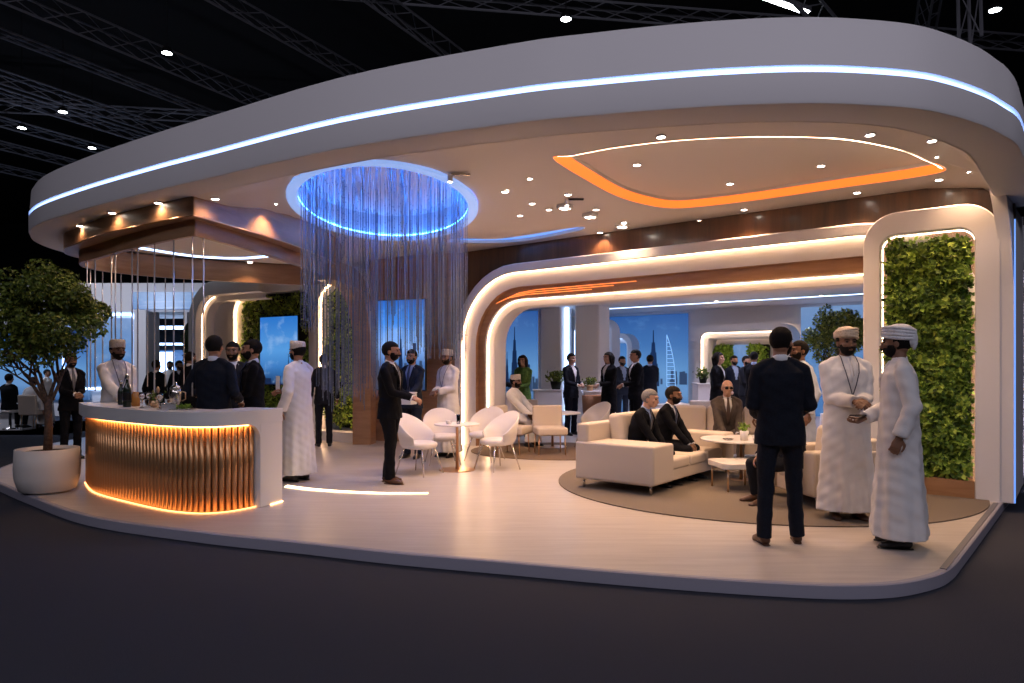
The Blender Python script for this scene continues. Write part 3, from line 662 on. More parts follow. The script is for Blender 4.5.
# angular cove with orange light
cv = struct(bpy.data.objects.new('orange_cove', None), 'orange lit curved cove in the canopy ceiling'); COL.objects.link(cv)
orz = lambda d, dz: np.array([(p[0], p[1], cz(*p) + dz) for p in offset(OR, d)])
loftloops([orz(0, 0), orz(0, .015), orz(.10, .10), orz(.10, .13)]).build('cove_wall', M['plaster_ceiling'], cv, True)
n_or = len(OR); back = list(range(8 * 6, n_or)) + [0, 1, 2, 3]
seg = lambda idx, d0, z0, d1, z1: loftloops([np.array([(*offset(OR, d)[i], cz(*OR[i]) + z) for i in idx]) for d, z in ((d0, z0), (d1, z1))], False)
seg(back, .001, .004, .085, .085).build('light_strip', M['led_orange'], cv, True)
seg(list(range(3, 8 * 6)), .035, .005, .075, .03).build('light_strip', M['led_soft_white'], cv, True); seg(list(range(1, 5 * 6)), .005, .003, .03, .006).build('light_strip', M['led_orange'], cv, True)
q = orz(.06, .12); MB().add(q, [tuple(range(len(q)))]).build('cove_top', M['plaster_ceiling'], cv)
q = np.array([(p[0], p[1], 3.60) for p in SLOT]); bl = struct(bpy.data.objects.new('blue_slot', None), 'long blue light slot in the ceiling near the back wall'); COL.objects.link(bl)
loftloops([np.array([(p[0], p[1], cz(*p)) for p in SLOT]), q]).build('slot_wall', M['plaster_ceiling'], bl); MB().add(q, [tuple(range(len(q)))]).build('light_strip', M['led_rim_blue'], bl)
# ---------------------------------------------------------------- dark wood wall and the big portal
wallroot = bpy.data.objects.new('wall_wood', None); COL.objects.link(wallroot); struct(wallroot, 'dark glossy wood wall round the big portal'); wallroot.location = (*LW, 0); wallroot.rotation_euler = (0, 0, AW)
U0, U1, ZT, RR = -.20, 7.9, 3.18, 1.38
pa = arch(U0, U1, ZT, RR, .1); outp = []
for i, (u, z) in enumerate(pa):
    if i <= 1: outp.append((-.35, z))
    elif i < 2 + 10: t = (i - 2) / 9; outp.append((-.35, z + (3.56 - z) * min(1, t * 2)) if t < .5 else (-.35 + (u + .35) * (t - .5) * 2, 3.56))
    elif i == 12: outp.append((u, 3.56))
    elif i < 23: t = (i - 13) / 9; outp.append((u + (8.08 - u) * min(1, t * 2), 3.56) if t < .5 else (8.08, 3.56 + (z - 3.56) * (t - .5) * 2))
    else: outp.append((8.08, z))
outp = np.array(outp); k3 = lambda q, w: np.stack([q[:, 0], np.full(len(q), w), q[:, 1]], 1)
loftloops([k3(pa, .3), k3(outp, .3), k3(outp, .42), k3(pa, .42)], False).build('wood_cladding', M['wood_dark'], wallroot)
portal = struct(bpy.data.objects.new('portal', None), 'big white and wood portal with two warm light lines'); COL.objects.link(portal); portal.location = (*LW, 0); portal.rotation_euler = (0, 0, AW)
sp = (U0, U1, ZT, RR)
archpart('outer_frame', sp, [(0, .42), (0, .02), (.02, 0), (.14, 0), (.15, .01), (.15, .05)], 'plaster_white', portal)
archpart('light_strip', sp, [(.15, .05), (.155, .095)], 'led_warm', portal)
archpart('cove', sp, [(.155, .095), (.17, .11), (.28, .125), (.38, .17)], 'plaster_white', portal)
archpart('wood_band', sp, [(.38, .17), (.385, .24), (.575, .25)], 'wood_warm', portal)
archpart('inner_frame', sp, [(.575, .25), (.575, .20), (.595, .20), (.595, .235)], 'plaster_white', portal)
archpart('light_strip', sp, [(.595, .235), (.60, .27)], 'led_warm', portal)
archpart('inner_frame', sp, [(.60, .27), (.62, .28), (.70, .32), (.71, .36), (.71, .62), (0, .62), (0, .42)], 'plaster_white', portal)
for k_, (za, zb) in enumerate(((.0, .0), (.035, .035), (.07, .07))):                       # thin orange lines in the wood band
    mb = MB(); u_a = 1.0 - k_ * .12; mb.tube([(u_a - .15, .232, 2.62 - za), (u_a + .12, .232, 2.70 - za), (u_a + .5, .232, 2.735 - za), (3.4 - k_ * .4, .232, 2.735 - za)], .007, 6); mb.build('light_line', M['orange_line'], portal)
# warm light thrown by the coves
# ---------------------------------------------------------------- wall with the screen, left of the portal
a_, b_ = Wf(-.3, .3), np.array([-2.75, 13.55]); vv = b_ - a_; th = math.atan2(vv[1], vv[0])
sw = bpy.data.objects.new('wall_left_wood', None); COL.objects.link(sw); struct(sw, 'warm wood wall behind the bead curtain'); sw.location = (*a_, 0); sw.rotation_euler = (0, 0, th)
MB().box((np.linalg.norm(vv) / 2, -.06, 1.8), (np.linalg.norm(vv), .12, 3.6)).build('wood_cladding', M['wood_mid'], sw)
def towers(parent, specs, depth, mat_, name='skyline'):
    low = MB(); nl = 0
    for x, z0, w_, h, kind in specs:
        mb = MB()
        if kind == 'box': low.box((x, depth, z0 + h / 2), (w_, .01, h)); nl += 1; continue
        elif kind == 'tower': mb.box((x, depth - .002, z0 + h / 2), (w_, .01, h))
        elif kind == 'spire':
            V = []; prof = [(.5, 0), (.46, .2), (.40, .2), (.36, .4), (.29, .4), (.25, .6), (.18, .6), (.14, .78), (.06, .78), (.03, 1.0)]
            for yy in (-.005, .005):
                V += [(x - w_ * a_, depth + yy, z0 + h * b_) for a_, b_ in prof] + [(x + w_ * a_, depth + yy, z0 + h * b_) for a_, b_ in prof[::-1]]
            n = len(V) // 2; mb.add(V, [tuple(range(n)), tuple(range(n, 2 * n))[::-1]] + [(i, (i + 1) % n, n + (i + 1) % n, n + i) for i in range(n)])
        elif kind == 'sail':                                        # mast, curved edge and cross bars
            mb.tube([(x - w_ / 2, depth, z0), (x - w_ / 2, depth, z0 + h)], w_ * .05, 6); cu = [(x - w_ / 2 + w_ * (1 - t ** 2.2), depth, z0 + h * t) for t in np.linspace(0, 1, 14)]; mb.tube(cu, w_ * .05, 6)
            for c in cu[:-1:1]: mb.tube([(x - w_ / 2, depth, c[2]), c], w_ * .035, 5)
        mb.build('tower', M[mat_], parent)
    if nl: tag(low.build(name, M[mat_], parent), kind='stuff')
def screen(name, label, cat, loc, rz, w, z0, z1, mat_, sk, group=None, rim=True):
    t = thing(name, label, cat, (loc[0], loc[1], z0), rz, group); h = z1 - z0
    if rim: MB().box((0, .03, h / 2), (w + .03, .05, h + .03)).build('bezel', M['black_plastic'], t)
    MB().box((0, 0, h / 2), (w, .012, h)).build('display' if rim else 'picture', M[mat_], t)
    for mt_, specs in sk: towers(t, [(x * w, z * h, a * w, b * h, kd) for x, z, a, b, kd in specs], -.011 if mt_ != 'tower_light' else -.016, mt_)
    return t
rs = random.Random(5)
town = lambda x0, x1, n, hmin, hmax, z=0.0: [(rs.uniform(x0, x1), z, rs.uniform(.02, .06), rs.uniform(hmin, hmax), 'box') for _ in range(n)]
c_ = a_ + vv * .47; nrm = np.array([math.sin(th), -math.cos(th)]); nrm = nrm if nrm[1] < 0 else -nrm
pc = c_ + nrm * .14 * 1.0
screen('wall_screen', 'tall screen showing a blue city skyline, behind the bead curtain', 'screen', Q(400, 12.95), math.radians(-20), 1.02, 1.0, 2.66, 'screen_city', [('town_dim', town(-.48, .48, 26, .14, .34)), ('tower_dark', [(.02, .1, .10, .6, 'spire'), (-.28, .1, .06, .35, 'box'), (.3, .1, .06, .42, 'box')])])
# ---------------------------------------------------------------- garden wall at the left
G0 = np.array([-2.80, 13.25]); gv = vnorm(np.array([-3.55, 2.15])); gn = np.array([gv[1], -gv[0]]); gn = gn if gn[1] > 0 else -gn; AG = math.atan2(-gv[1], -gv[0])
def Ug(px, w=0.0):        # distance from G0 to the left of a picture column, on the plane w behind
    a = (px - CX) / FPX; o_ = G0 + gn * w; return (a * o_[1] - o_[0]) / (gv[0] - a * gv[1])
def Gf(u, w=0.0): return G0 + gv * u + gn * w
gw = bpy.data.objects.new('wall_garden', None); COL.objects.link(gw); struct(gw, 'white wall with two planted openings behind the bar'); gw.location = (*G0, 0); gw.rotation_euler = (0, 0, math.atan2(gv[1], gv[0]) + math.pi)
# local x runs back from G0: use negative u;  local y: behind
def gl(u): return -u
ua, ub = Ug(360), Ug(318); uc, ud, ue = Ug(313), Ug(233), Ug(203)
def panel_with_hole(parent, x0, x1, ztop, hole, y0, y1, mat_, name, hz0=0.0):
    hx0, hx1, hz, r = hole; q = arch(hx0, hx1, hz, r, 0, hz0); out = []
    for i, (u, z) in enumerate(q):
        if i <= 1: out.append((x0, z if i else 0.0))
        elif i < 12: t = (i - 2) / 9; out.append((x0, z + (ztop - z) * min(1, t * 2)) if t < .5 else (x0 + (u - x0) * (t - .5) * 2, ztop))
        elif i == 12: out.append((u, ztop))
        elif i < 23: t = (i - 13) / 9; out.append((u + (x1 - u) * min(1, t * 2), ztop) if t < .5 else (x1, ztop + (z - ztop) * (t - .5) * 2))
        else: out.append((x1, z if i < len(q) - 1 else 0.0))
    out = np.array(out); return loftloops([k3(q, y1), k3(q, y0), k3(out, y0), k3(out, y1)], False).build(name, M[mat_], parent)
panel_with_hole(gw, -uc - .12, -ua, 3.3, (-ub, -ua - .06, 3.08, .42), 0, .3, 'plaster_white', 'panel')
panel_with_hole(gw, -ue, -uc - .12, 3.3, (-ud, -uc, 2.98, .42), 0, .3, 'plaster_white', 'panel')
archpart('light_strip', (-ub, -ua - .06, 3.08, .42), [(0, .04), (.035, .06)], 'led_warm', gw); archpart('light_strip', (-ud, -uc, 2.98, .42), [(0, .04), (.035, .06)], 'led_warm', gw, fn=lambda u0, u1, zt, r, s=0: arch(u0, u1, zt, r, s)[:11])
# rounded outer frames at the wall's left end
archpart('end_frame', (-ue - .05, -uc + 1.2, 3.27, .85), [(0, .5), (0, -.32), (.05, -.36), (.30, -.36), (.32, -.2), (.42, -.18), (.44, .0)], 'plaster_white', gw, fn=lambda u0, u1, zt, r, s=0: arch(u0, u1, zt, r, s)[:13])
archpart('light_strip', (-ue - .05, -uc + 1.2, 3.27, .85), [(.318, -.22), (.325, -.195)], 'led_warm', gw, fn=lambda u0, u1, zt, r, s=0: arch(u0, u1, zt, r, s)[:11])
def garden(name, label, root_xy, rz, x0, x1, z0, z1, r, dep, leafm, n, seed, size=.06, backing='backing_dark', skip=None, edge=.03, group=None):
    t = thing(name, label, 'green wall', (*root_xy, 0), rz, group); ll = ringloop(x0, x1, z0, z1, r)
    F = MB(); k = len(ll); V = [(p[0], dep + .12, p[1]) for p in ll] + [(p[0], dep + .04, p[1]) for p in ll]
    F.add(V, [tuple(range(k)), tuple(range(k, 2 * k))[::-1]] + [(i, (i + 1) % k, k + (i + 1) % k, k + i) for i in range(k)]); F.build('backing', M[backing], t)
    r_ = np.random.RandomState(seed); pts = []; nr = []; ln = ringloop(x0 + edge, x1 - edge, z0 + edge * .3, z1 - edge, r)
    C_ = r_.uniform([x0, z0], [x1, z1], (max(12, n // 110), 2)); D_ = r_.uniform(.03, .17, len(C_))
    while len(pts) < n:
        x = r_.uniform(x0, x1); z = r_.uniform(z0, z1)
        if not inpoly((x, z), ln) or (skip and skip[0] < x < skip[1] and skip[2] < z < skip[3]): continue
        d2 = np.hypot(C_[:, 0] - x, C_[:, 1] - z); j = np.argmin(d2); puff = D_[j] * max(0, 1 - (d2[j] / .14) ** 2)
        if r_.rand() < .72 and puff < .015: continue
        pts.append((x, dep - .01 - puff - r_.uniform(0, .03), z)); nr.append(((x - C_[j, 0]) * 4, -1, (z - C_[j, 1]) * 4 + .3))
    leaves(pts, nr, size, seed).build('foliage', M[leafm], t); return t
grz = gw.rotation_euler.z
garden('planted_panel', 'green planted panel in the wide opening round a screen behind the bar', G0, grz, -ud + .03, -uc - .03, .3, 2.95, .4, .22, 'leaf_wall', 9000, 3, .075, skip=(-Ug(278.5, .02) - .62, -Ug(278.5, .02) + .62, 1.0, 2.52))
garden('planted_panel', 'narrow planted panel in the arched opening left of the wood leg', G0, grz, -ub + .03, -ua - .09, .22, 3.03, .4, .22, 'leaf_wall', 5000, 4, .07)
# pale planter kerb beneath the narrow panel
mb = MB(); mb.box((-(ua + ub) / 2, -.02, .09), (ub - ua + .1, .34, .18)); mb.build('planter_kerb', M['plaster_white'], gw)
ms = (Ug(272) + Ug(305)) / 2 + .12
screen('wall_screen', 'blue sky and city screen mounted on the wide planted panel behind the bar', 'screen', Gf(Ug(278.5, .02), .02), grz, 1.12, 1.06, 2.46, 'screen_sky', [('tower_dark', [(.28, .0, .05, .45, 'spire'), (.36, .0, .05, .38, 'spire'), (.0, .0, .12, .12, 'box'), (-.3, 0, .2, .09, 'box')])])
# ---------------------------------------------------------------- wooden halo of the bar, curving down into a leg
halo = struct(bpy.data.objects.new('bar_halo', None), 'stepped wooden ring hung over the bar, curving down into a leg at its right'); COL.objects.link(halo)
HO = spline([(-3.38, 7.44), (-3.36, 7.50), (-3.27, 7.78), (-2.95, 9.0), (-2.78, 10.2), (-2.80, 11.3), (-3.0, 12.2), (-3.6, 12.55), (-4.6, 12.2), (-5.6, 11.6), (-6.25, 10.9), (-6.42, 10.2), (-6.15, 9.6), (-5.75, 9.2), (-4.97, 8.50), (-4.1, 7.88), (-3.55, 7.52), (-3.42, 7.45)], 5, True)
HC = np.array([-4.35, 10.0])
def hin(d): v = HC - HO; L_ = np.linalg.norm(v, axis=1)[:, None]; return HO + v / L_ * d
lz = lambda d, z: np.column_stack([hin(d), np.full(len(HO), z)])
lc_ = lambda d: np.array([(p[0], p[1], cz(*p) + .01) for p in hin(d)])
es = lambda o, a=.6: setattr(o.modifiers.new('E', 'EDGE_SPLIT'), 'split_angle', a)
es(loftloops([lc_(.62), lc_(0), lz(0, 3.05), lz(.012, 3.04), lz(.2, 3.045)]).build('outer_ring', M['wood_mid'], halo, True))
es(loftloops([lz(.2, 3.045), lz(.2, 2.885), lz(.212, 2.87), lz(.28, 2.87), lz(.29, 2.885), lz(.29, 3.20)]).build('inner_ring', M['wood_mid'], halo, True))
loftloops([lz(.010, 3.041), lz(-.004, 3.045), lz(-.004, 3.055), lz(.005, 3.06)]).build('metal_edge', M['metal_gold'], halo, True)
q = hin(.55); MB().add([(p[0], p[1], 3.19) for p in q], [tuple(range(len(q)))]).build('soffit', M['plaster_ceiling'], halo)
q = spline(np.array([(-5.24, 9.2), (-5.5, 9.6), (-5.56, 10.0), (-5.38, 10.5), (-5.0, 11.1), (-4.4, 11.3), (-3.8, 11.05)]), 6); MB().tube([(p[0], p[1], 3.18) for p in q], [(.035, .012)] * len(q), 8, up=(0, 0, 1)).build('light_strip', M['led_cool'], halo)
# leg: a beam that bends from the ring down to the floor
lg = []; 
for a in np.linspace(0, math.pi / 2, 10): lg.append((1.1 * math.sin(a), 2.96 - 1.1 * (1 - math.cos(a))))
pA, pB = np.array([-2.86, 11.9]), np.array([-2.74, 13.0]); path = [(-.9, 2.96)] + lg + [(1.1, .0)]
dirn = vnorm(pB - pA); P3 = [(pA[0] + dirn[0] * t, pA[1] + dirn[1] * t, z) for t, z in path]; sidev = np.array([-dirn[1], dirn[0], 0])
V = []; 
for i, p in enumerate(P3):
    a = np.array(P3[max(i - 1, 0)]); b = np.array(P3[min(i + 1, len(P3) - 1)]); t = vnorm(b - a); nrm3 = np.cross(t, sidev)
    V.append([np.array(p) + sidev * sx * .17 + nrm3 * sy * .16 for sx, sy in ((-1, -1), (1, -1), (1, 1), (-1, 1))])
V = np.array(V).reshape(-1, 3); F = []; m = len(P3)
for i in range(m - 1):
    for k in range(4): F.append((i * 4 + k, i * 4 + (k + 1) % 4, (i + 1) * 4 + (k + 1) % 4, (i + 1) * 4 + k))
MB().add(V, F + [(0, 1, 2, 3), ((m - 1) * 4 + 3, (m - 1) * 4 + 2, (m - 1) * 4 + 1, (m - 1) * 4)]).build('leg_beam', M['wood_warm'], halo)
# ---------------------------------------------------------------- planted panel at the right
rp = struct(bpy.data.objects.new('wall_planted_right', None), 'white rounded slab with a planted opening at the right'); COL.objects.link(rp)
RPo = np.array([5.19, 7.43]); rp.location = (*RPo, 0); rp.rotation_euler = (0, 0, AW)       # local x towards the right, origin at the right foot
def rpp(name, spec_o, spec_i, y0, y1, mat_):
    a = ringloop(*spec_o); b = ringloop(*spec_i); return loftloops([k3(a, y1), k3(a, y0), k3(b, y0), k3(b, y1)])
xo0, xo1 = -1.34, 0.0; xi0, xi1 = -1.16, -.235
ia = arch(xi0, xi1, 2.96, .16); oa = arch(xo0, xo1, 3.22, .36, n=10)
o = loftloops([k3(ia, .16), k3(ia, .012), k3(arch(xi0, xi1, 2.96, .16, -.012), 0), k3(arch(xo0, xo1, 3.22, .36, .012), 0), k3(oa, .012), k3(oa, .30)], False).build('slab', M['plaster_white'], rp, True); es(o, .5)
MB().box(((xi0 + xi1) / 2, .1, .1), (xi1 - xi0 - .001, .2, .20)).build('wooden_kerb', M['wood_warm'], rp)
archpart('light_strip', (xi0, xi1, 2.96, .16, 0, .2), [(.0, .12), (.010, .135)], 'led_soft_white', rp, fn=lambda u0, u1, zt, r, a, b_, s=0: arch(u0, u1, zt, r, s, b_))
MB().box(((xo0 + xo1) / 2, .25, 1.5), (1.2, .1, 3.0)).build('backing', M['pebble'], rp)
garden('planted_panel', 'lush green planted panel in the white slab beside the two men in white robes', RPo, AW, xi0 + .06, xi1 - .05, .21, 2.89, .12, .15, 'leaf_wall', 13000, 7, .07, 'backing_dark', edge=.0)
fin_ = struct(bpy.data.objects.new('wall_right', None), 'slim white fin wall holding up the canopy at the right'); COL.objects.link(fin_); fin_.location = (*RPo, 0); fin_.rotation_euler = (0, 0, AW)
mb = MB(); x0_ = .0
prof = [(0, 0, 0), (0, 0, 2.3), (-.03, -.02, 2.8), (-.08, -.05, 3.2), (-.14, -.08, 3.56)]; V = []
for dx, dy, z in prof: V += [(x0_ + dx, .02 + dy, z), (x0_ + .11 + dx * .7, .02 + dy, z), (x0_ + .11, 1.6, z), (x0_, 1.6, z)]
F = [(0, 3, 2, 1), (16, 17, 18, 19)]
for i in range(4):
    for k in range(4): F.append((i * 4 + k, i * 4 + (k + 1) % 4, i * 4 + 4 + (k + 1) % 4, i * 4 + 4 + k))
mb.add(V, F).build('slab', M['plaster_white'], fin_)
MB().box((x0_ + .118, .05, 1.5), (.012, .03, 3.0)).build('light_strip', M['led_rim_blue'], fin_)
ORD = 'first second third fourth fifth sixth seventh eighth ninth tenth eleventh twelfth thirteenth fourteenth fifteenth sixteenth seventeenth eighteenth'.split()
# ---------------------------------------------------------------- bar
BP = spline([(-5.30, 8.66), (-4.95, 8.18), (-4.63, 7.84), (-4.04, 7.38), (-3.54, 7.03), (-3.25, 6.89), (-3.02, 6.84), (-2.80, 6.93), (-2.62, 7.18), (-2.50, 7.50)], 8)
seglen = np.r_[0, np.cumsum(np.linalg.norm(np.diff(BP, axis=0), axis=1))]; BL = seglen[-1]
def bp(s, d=0.0):
    x = np.interp(s, seglen, BP[:, 0]); y = np.interp(s, seglen, BP[:, 1]); e = .03
    t = vnorm(np.array([np.interp(min(s + e, BL), seglen, BP[:, 0]) - np.interp(max(s - e, 0), seglen, BP[:, 0]), np.interp(min(s + e, BL), seglen, BP[:, 1]) - np.interp(max(s - e, 0), seglen, BP[:, 1])]))
    n = np.array([-t[1], t[0]]); return np.array([x, y]) + n * d, t
def barslab(s0, s1, d0, d1, z0, z1, n=50):
    V = []; 
    for s in np.linspace(s0, s1, n):
        a = bp(s, d0)[0]; b = bp(s, d1)[0]; V += [(*a, z0), (*a, z1), (*b, z1), (*b, z0)]
    F = [(i * 4 + k, i * 4 + 4 + k, i * 4 + 4 + (k + 1) % 4, i * 4 + (k + 1) % 4) for i in range(n - 1) for k in range(4)] + [(0, 1, 2, 3), (n * 4 - 1, n * 4 - 2, n * 4 - 3, n * 4 - 4)]
    return MB().add(V, F)
bar = thing('bar_counter', 'curved bar counter with white top and glowing copper fluted front', 'bar counter', (0, 0, 0))
barslab(0, BL, -.05, .40, .86, 1.0).build('worktop', M['white_gloss'], bar, True, .012)
barslab(BL - .34, BL, -.05, .40, 0, .862, 12).build('end_panel', M['white_gloss'], bar, True, .008)
se = BL - .34; mb = MB()                                    # rounded inner corner
cv_ = [(0, 0)] + [(.15 - .15 * math.sin(a), .15 - .15 * math.cos(a)) for a in np.linspace(0, math.pi / 2, 8)]
V = [(*bp(se - x, dd)[0], .862 - z) for dd in (-.05, .02) for x, z in cv_]; n = len(cv_)
mb.add(V, [tuple(range(n)), tuple(range(n, 2 * n))[::-1]] + [(i, (i + 1) % n, n + (i + 1) % n, n + i) for i in range(n)]).build('corner_fillet', M['white_gloss'], bar)
mb = MB(); s = .03
while s < se - .02:
    p, t = bp(s, .045); mb.tube([(*p, .02), (*p, .86)], .029, 10); s += .068
mb.build('fluted_front', M['copper_flute'], bar, True)
barslab(.0, se, .06, .30, .0, .86).build('body', M['wood_warm'], bar)
barslab(.0, se, .012, .028, .845, .862).build('light_strip', M['led_bar'], bar); barslab(.0, se, .008, .02, .004, .012).build('light_strip', M['led_bar_foot'], bar)
barslab(BL - .2, BL, -.056, -.05, .0, .012, 6).build('light_strip', M['led_bar'], bar)
def bottle(label, x, y, s=1.0, mt='bottle_dark', z=1.0):
    t = thing('bottle', label, 'bottle', (x, y, z), 0); MB().lathe([(.036 * s, 0), (.038 * s, .01), (.038 * s, .17 * s), (.03 * s, .20 * s), (.014 * s, .235 * s), (.013 * s, .29 * s), (.016 * s, .292 * s), (.016 * s, .31 * s)], n=16).build('glass', M[mt], t, True); MB().lathe([(.0155 * s, .27 * s), (.0165 * s, .315 * s), (.01, .32 * s)], n=12).build('cap', M['metal_silver'], t, True); MB().lathe([(.0385 * s, .06 * s), (.0388 * s, .07 * s), (.0388 * s, .14 * s), (.0385 * s, .145 * s)], n=16).build('label_band', M['black_plastic'], t, True); return t
def onbar(px, d=.2): 
    best = min(np.linspace(0, BL, 400), key=lambda s: abs(512 + 700 * bp(s, d)[0][0] / bp(s, d)[0][1] - px)); return bp(best, d)[0]
x, y = onbar(127, .12); bottle('tall dark bottle on the bar, in front of the bartender', x, y, 1.12)
x, y = onbar(121, .26); bottle('shorter dark bottle on the bar, close behind the tall one', x, y, .9)
def glass(label, x, y, r=.03, h=.12, stem=True, z=1.0, group=None, mt='glass_clear'):
    t = thing('drinking_glass', label, 'glass', (x, y, z), 0, group); pr = [(r * .9, 0), (r * .9, .004), (.004, .01), (.004, h * .45), (r * .6, h * .52), (r, h * .75), (r * .85, h), (r * .80, h), (r * .9, h * .76), (r * .5, h * .56)] if stem else [(r * .85, 0), (r, h), (r * .93, h), (r * .8, .01)]
    MB().lathe(pr, n=16).build('bowl', M[mt], t, True); return t
for px, d, lb in ((142, .14, 'stemmed glass on the bar nearest the tall bottle'), (149, .24, 'stemmed glass on the bar beside the amber drink jug'), (160, .12, 'stemmed glass on the bar left of the crystal box')):
    x, y = onbar(px, d); glass(lb, x, y, .035, .17)
x, y = onbar(136, .26); t = thing('drinks_jug', 'small jug of amber drink on the bar beside the dark bottles', 'jug', (x, y, 1.0)); MB().lathe([(.04, 0), (.045, .02), (.045, .13), (.03, .15), (.032, .16)], n=18).build('jug', mat('amber', (.6, .25, .06), .15), t, True); MB().tube([(.044, 0, .12), (.075, 0, .11), (.075, 0, .05), (.044, 0, .04)], .006, 8).build('handle', M['metal_gold'], t, True)
x, y = onbar(158, .26); t = thing('candle_holder', 'brass tiered candle holder on the bar', 'candle holder', (x, y, 1.0)); MB().lathe([(.05, 0), (.05, .01), (.012, .02), (.012, .09), (.035, .1), (.035, .115), (.01, .12), (.012, .17), (.02, .2), (.004, .23)], n=16).build('holder', M['metal_gold'], t, True)
x, y = onbar(154, .34); t = thing('potted_herb', 'small potted green herb on the bar', 'plant', (x, y, 1.0)); MB().lathe([(.035, 0), (.045, .07), (.038, .07), (.03, .05)], n=16).build('pot', M['metal_gold'], t, True); r_ = np.random.RandomState(2); pp = r_.normal(size=(160, 3)) * (.03, .03, .025) + (0, 0, .11); leaves(pp, r_.normal(size=(160, 3)), .03, 2).build('foliage', M['leaf_tree'], t)
def crystal_box(label, px, d, w, h):
    x, y = onbar(px, d); t = thing('crystal_box', label, 'crystal box', (x, y, 1.0), .4); mb = MB(); mb.box((0, 0, h / 2), (w, w * .7, h)); mb.build('bowl', M['crystal_clear'], t, bevel=.006); MB().box((0, 0, h + .006), (w * 1.04, w * .74, .012)).build('lid', M['metal_silver'], t, bevel=.003)
crystal_box('low crystal box with a silver lid at the front of the bar', 169, .12, .14, .06)
x, y = onbar(176, .3); t = thing('serving_urn', 'tall silver serving urn on the bar', 'urn', (x, y, 1.0)); MB().lathe([(.05, 0), (.05, .01), (.03, .03), (.06, .08), (.068, .16), (.06, .2), (.05, .21)], n=20).build('vessel', M['metal_silver'], t, True); MB().lathe([(.062, .205), (.05, .235), (.012, .25), (.012, .27), (.002, .28)], n=16).build('lid', M['metal_silver'], t, True); MB().tube([(.06, 0, .18), (.1, 0, .17), (.1, 0, .1), (.065, 0, .08)], .006, 8).build('handle', M['metal_gold'], t, True)
x, y = onbar(183, .2); t = thing('serving_tray', 'low glass tray with green garnish on the bar', 'tray', (x, y, 1.0)); MB().box((0, 0, .008), (.22, .16, .016)).build('base', M['metal_silver'], t, bevel=.004); pp = r_.uniform(-1, 1, (120, 3)) * (.07, .05, .012) + (0, 0, .035); leaves(pp, r_.normal(size=(120, 3)), .03, 5).build('garnish', M['leaf_bright'], t)
# light spill on the floor beside the bar, painted as a glowing band
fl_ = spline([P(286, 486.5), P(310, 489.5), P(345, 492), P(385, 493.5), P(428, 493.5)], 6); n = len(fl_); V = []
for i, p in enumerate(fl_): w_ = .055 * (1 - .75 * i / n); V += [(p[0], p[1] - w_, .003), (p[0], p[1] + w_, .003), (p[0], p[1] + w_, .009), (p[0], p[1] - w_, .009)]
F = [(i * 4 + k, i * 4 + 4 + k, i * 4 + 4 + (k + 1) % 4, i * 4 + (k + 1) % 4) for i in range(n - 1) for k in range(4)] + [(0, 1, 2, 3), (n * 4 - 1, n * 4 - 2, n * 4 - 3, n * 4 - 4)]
tag(MB().add(V, F).build('floor_light_spill', M['floor_spill_glow']), 'light spill on the floor right of the bar, painted as a glowing band', 'painted light spill')
# ---------------------------------------------------------------- strands
mb = MB(); rs = np.random.RandomState(11)
for i in range(400):
    a = rs.uniform(0, 2 * np.pi); k = rs.uniform(.80, .95) if i < 290 else rs.uniform(.2, .8)
    p = OC + ou * OA * k * math.cos(a) + ov * OB * k * math.sin(a); zb = rs.uniform(.95, 1.3); px_ = 512 + 700 * p[0] / p[1]
    if px_ > 396: zb += .55
    if (366 < px_ < 412 and p[1] < 9.1) or (276 < px_ < 322 and p[1] < 9.3): zb += .9
    r = .0028; mb.tube([(p[0], p[1], zb), (p[0], p[1], 3.79)], r, 4)
    for z in np.arange(zb, 3.4, rs.uniform(.16, .3)): mb.ell((p[0], p[1], z + rs.uniform(0, .05)), (.0055, .0055, .011), 5, 4)
tag(mb.build('bead_curtain', M['crystal']), 'shimmering bead curtain falling from the blue oval recess', 'bead curtain', kind='stuff')
hoi = hin(.245)
rods = [(86, 1), (90, 0), (94, 1), (102, 0), (111, 1), (121, 0), (131, 1), (146, 0), (154, 1), (166, 0), (173, 1), (183, 0), (191, 1), (137, 1), (115, 1), (205, 1)]
cand = [(512 + 700 * p[0] / p[1], p) for p in spline(list(hoi), 4, True)]; first_rod = None
for i, (px, nearf) in enumerate(sorted(rods)):
    c2 = [p for q_, p in cand if abs(q_ - px) < 1.6]
    if not c2: continue
    p = min(c2, key=lambda q_: q_[1]) if nearf else max(c2, key=lambda q_: q_[1])
    if first_rod is None: first_rod = MB().tube([(0, 0, 0), (0, 0, 1.75)], .009, 8, cap=2).mesh('crystal_rod'); first_rod.materials.append(M['crystal_clear']); first_rod.shade_smooth()
    o = bpy.data.objects.new('crystal_rod', first_rod); COL.objects.link(o); o.location = (p[0], p[1], 1.12); tag(o, 'thin clear rod hanging over the bar, %s from the left' % ORD[i], 'hanging rod', 'clear rods hanging over the bar')
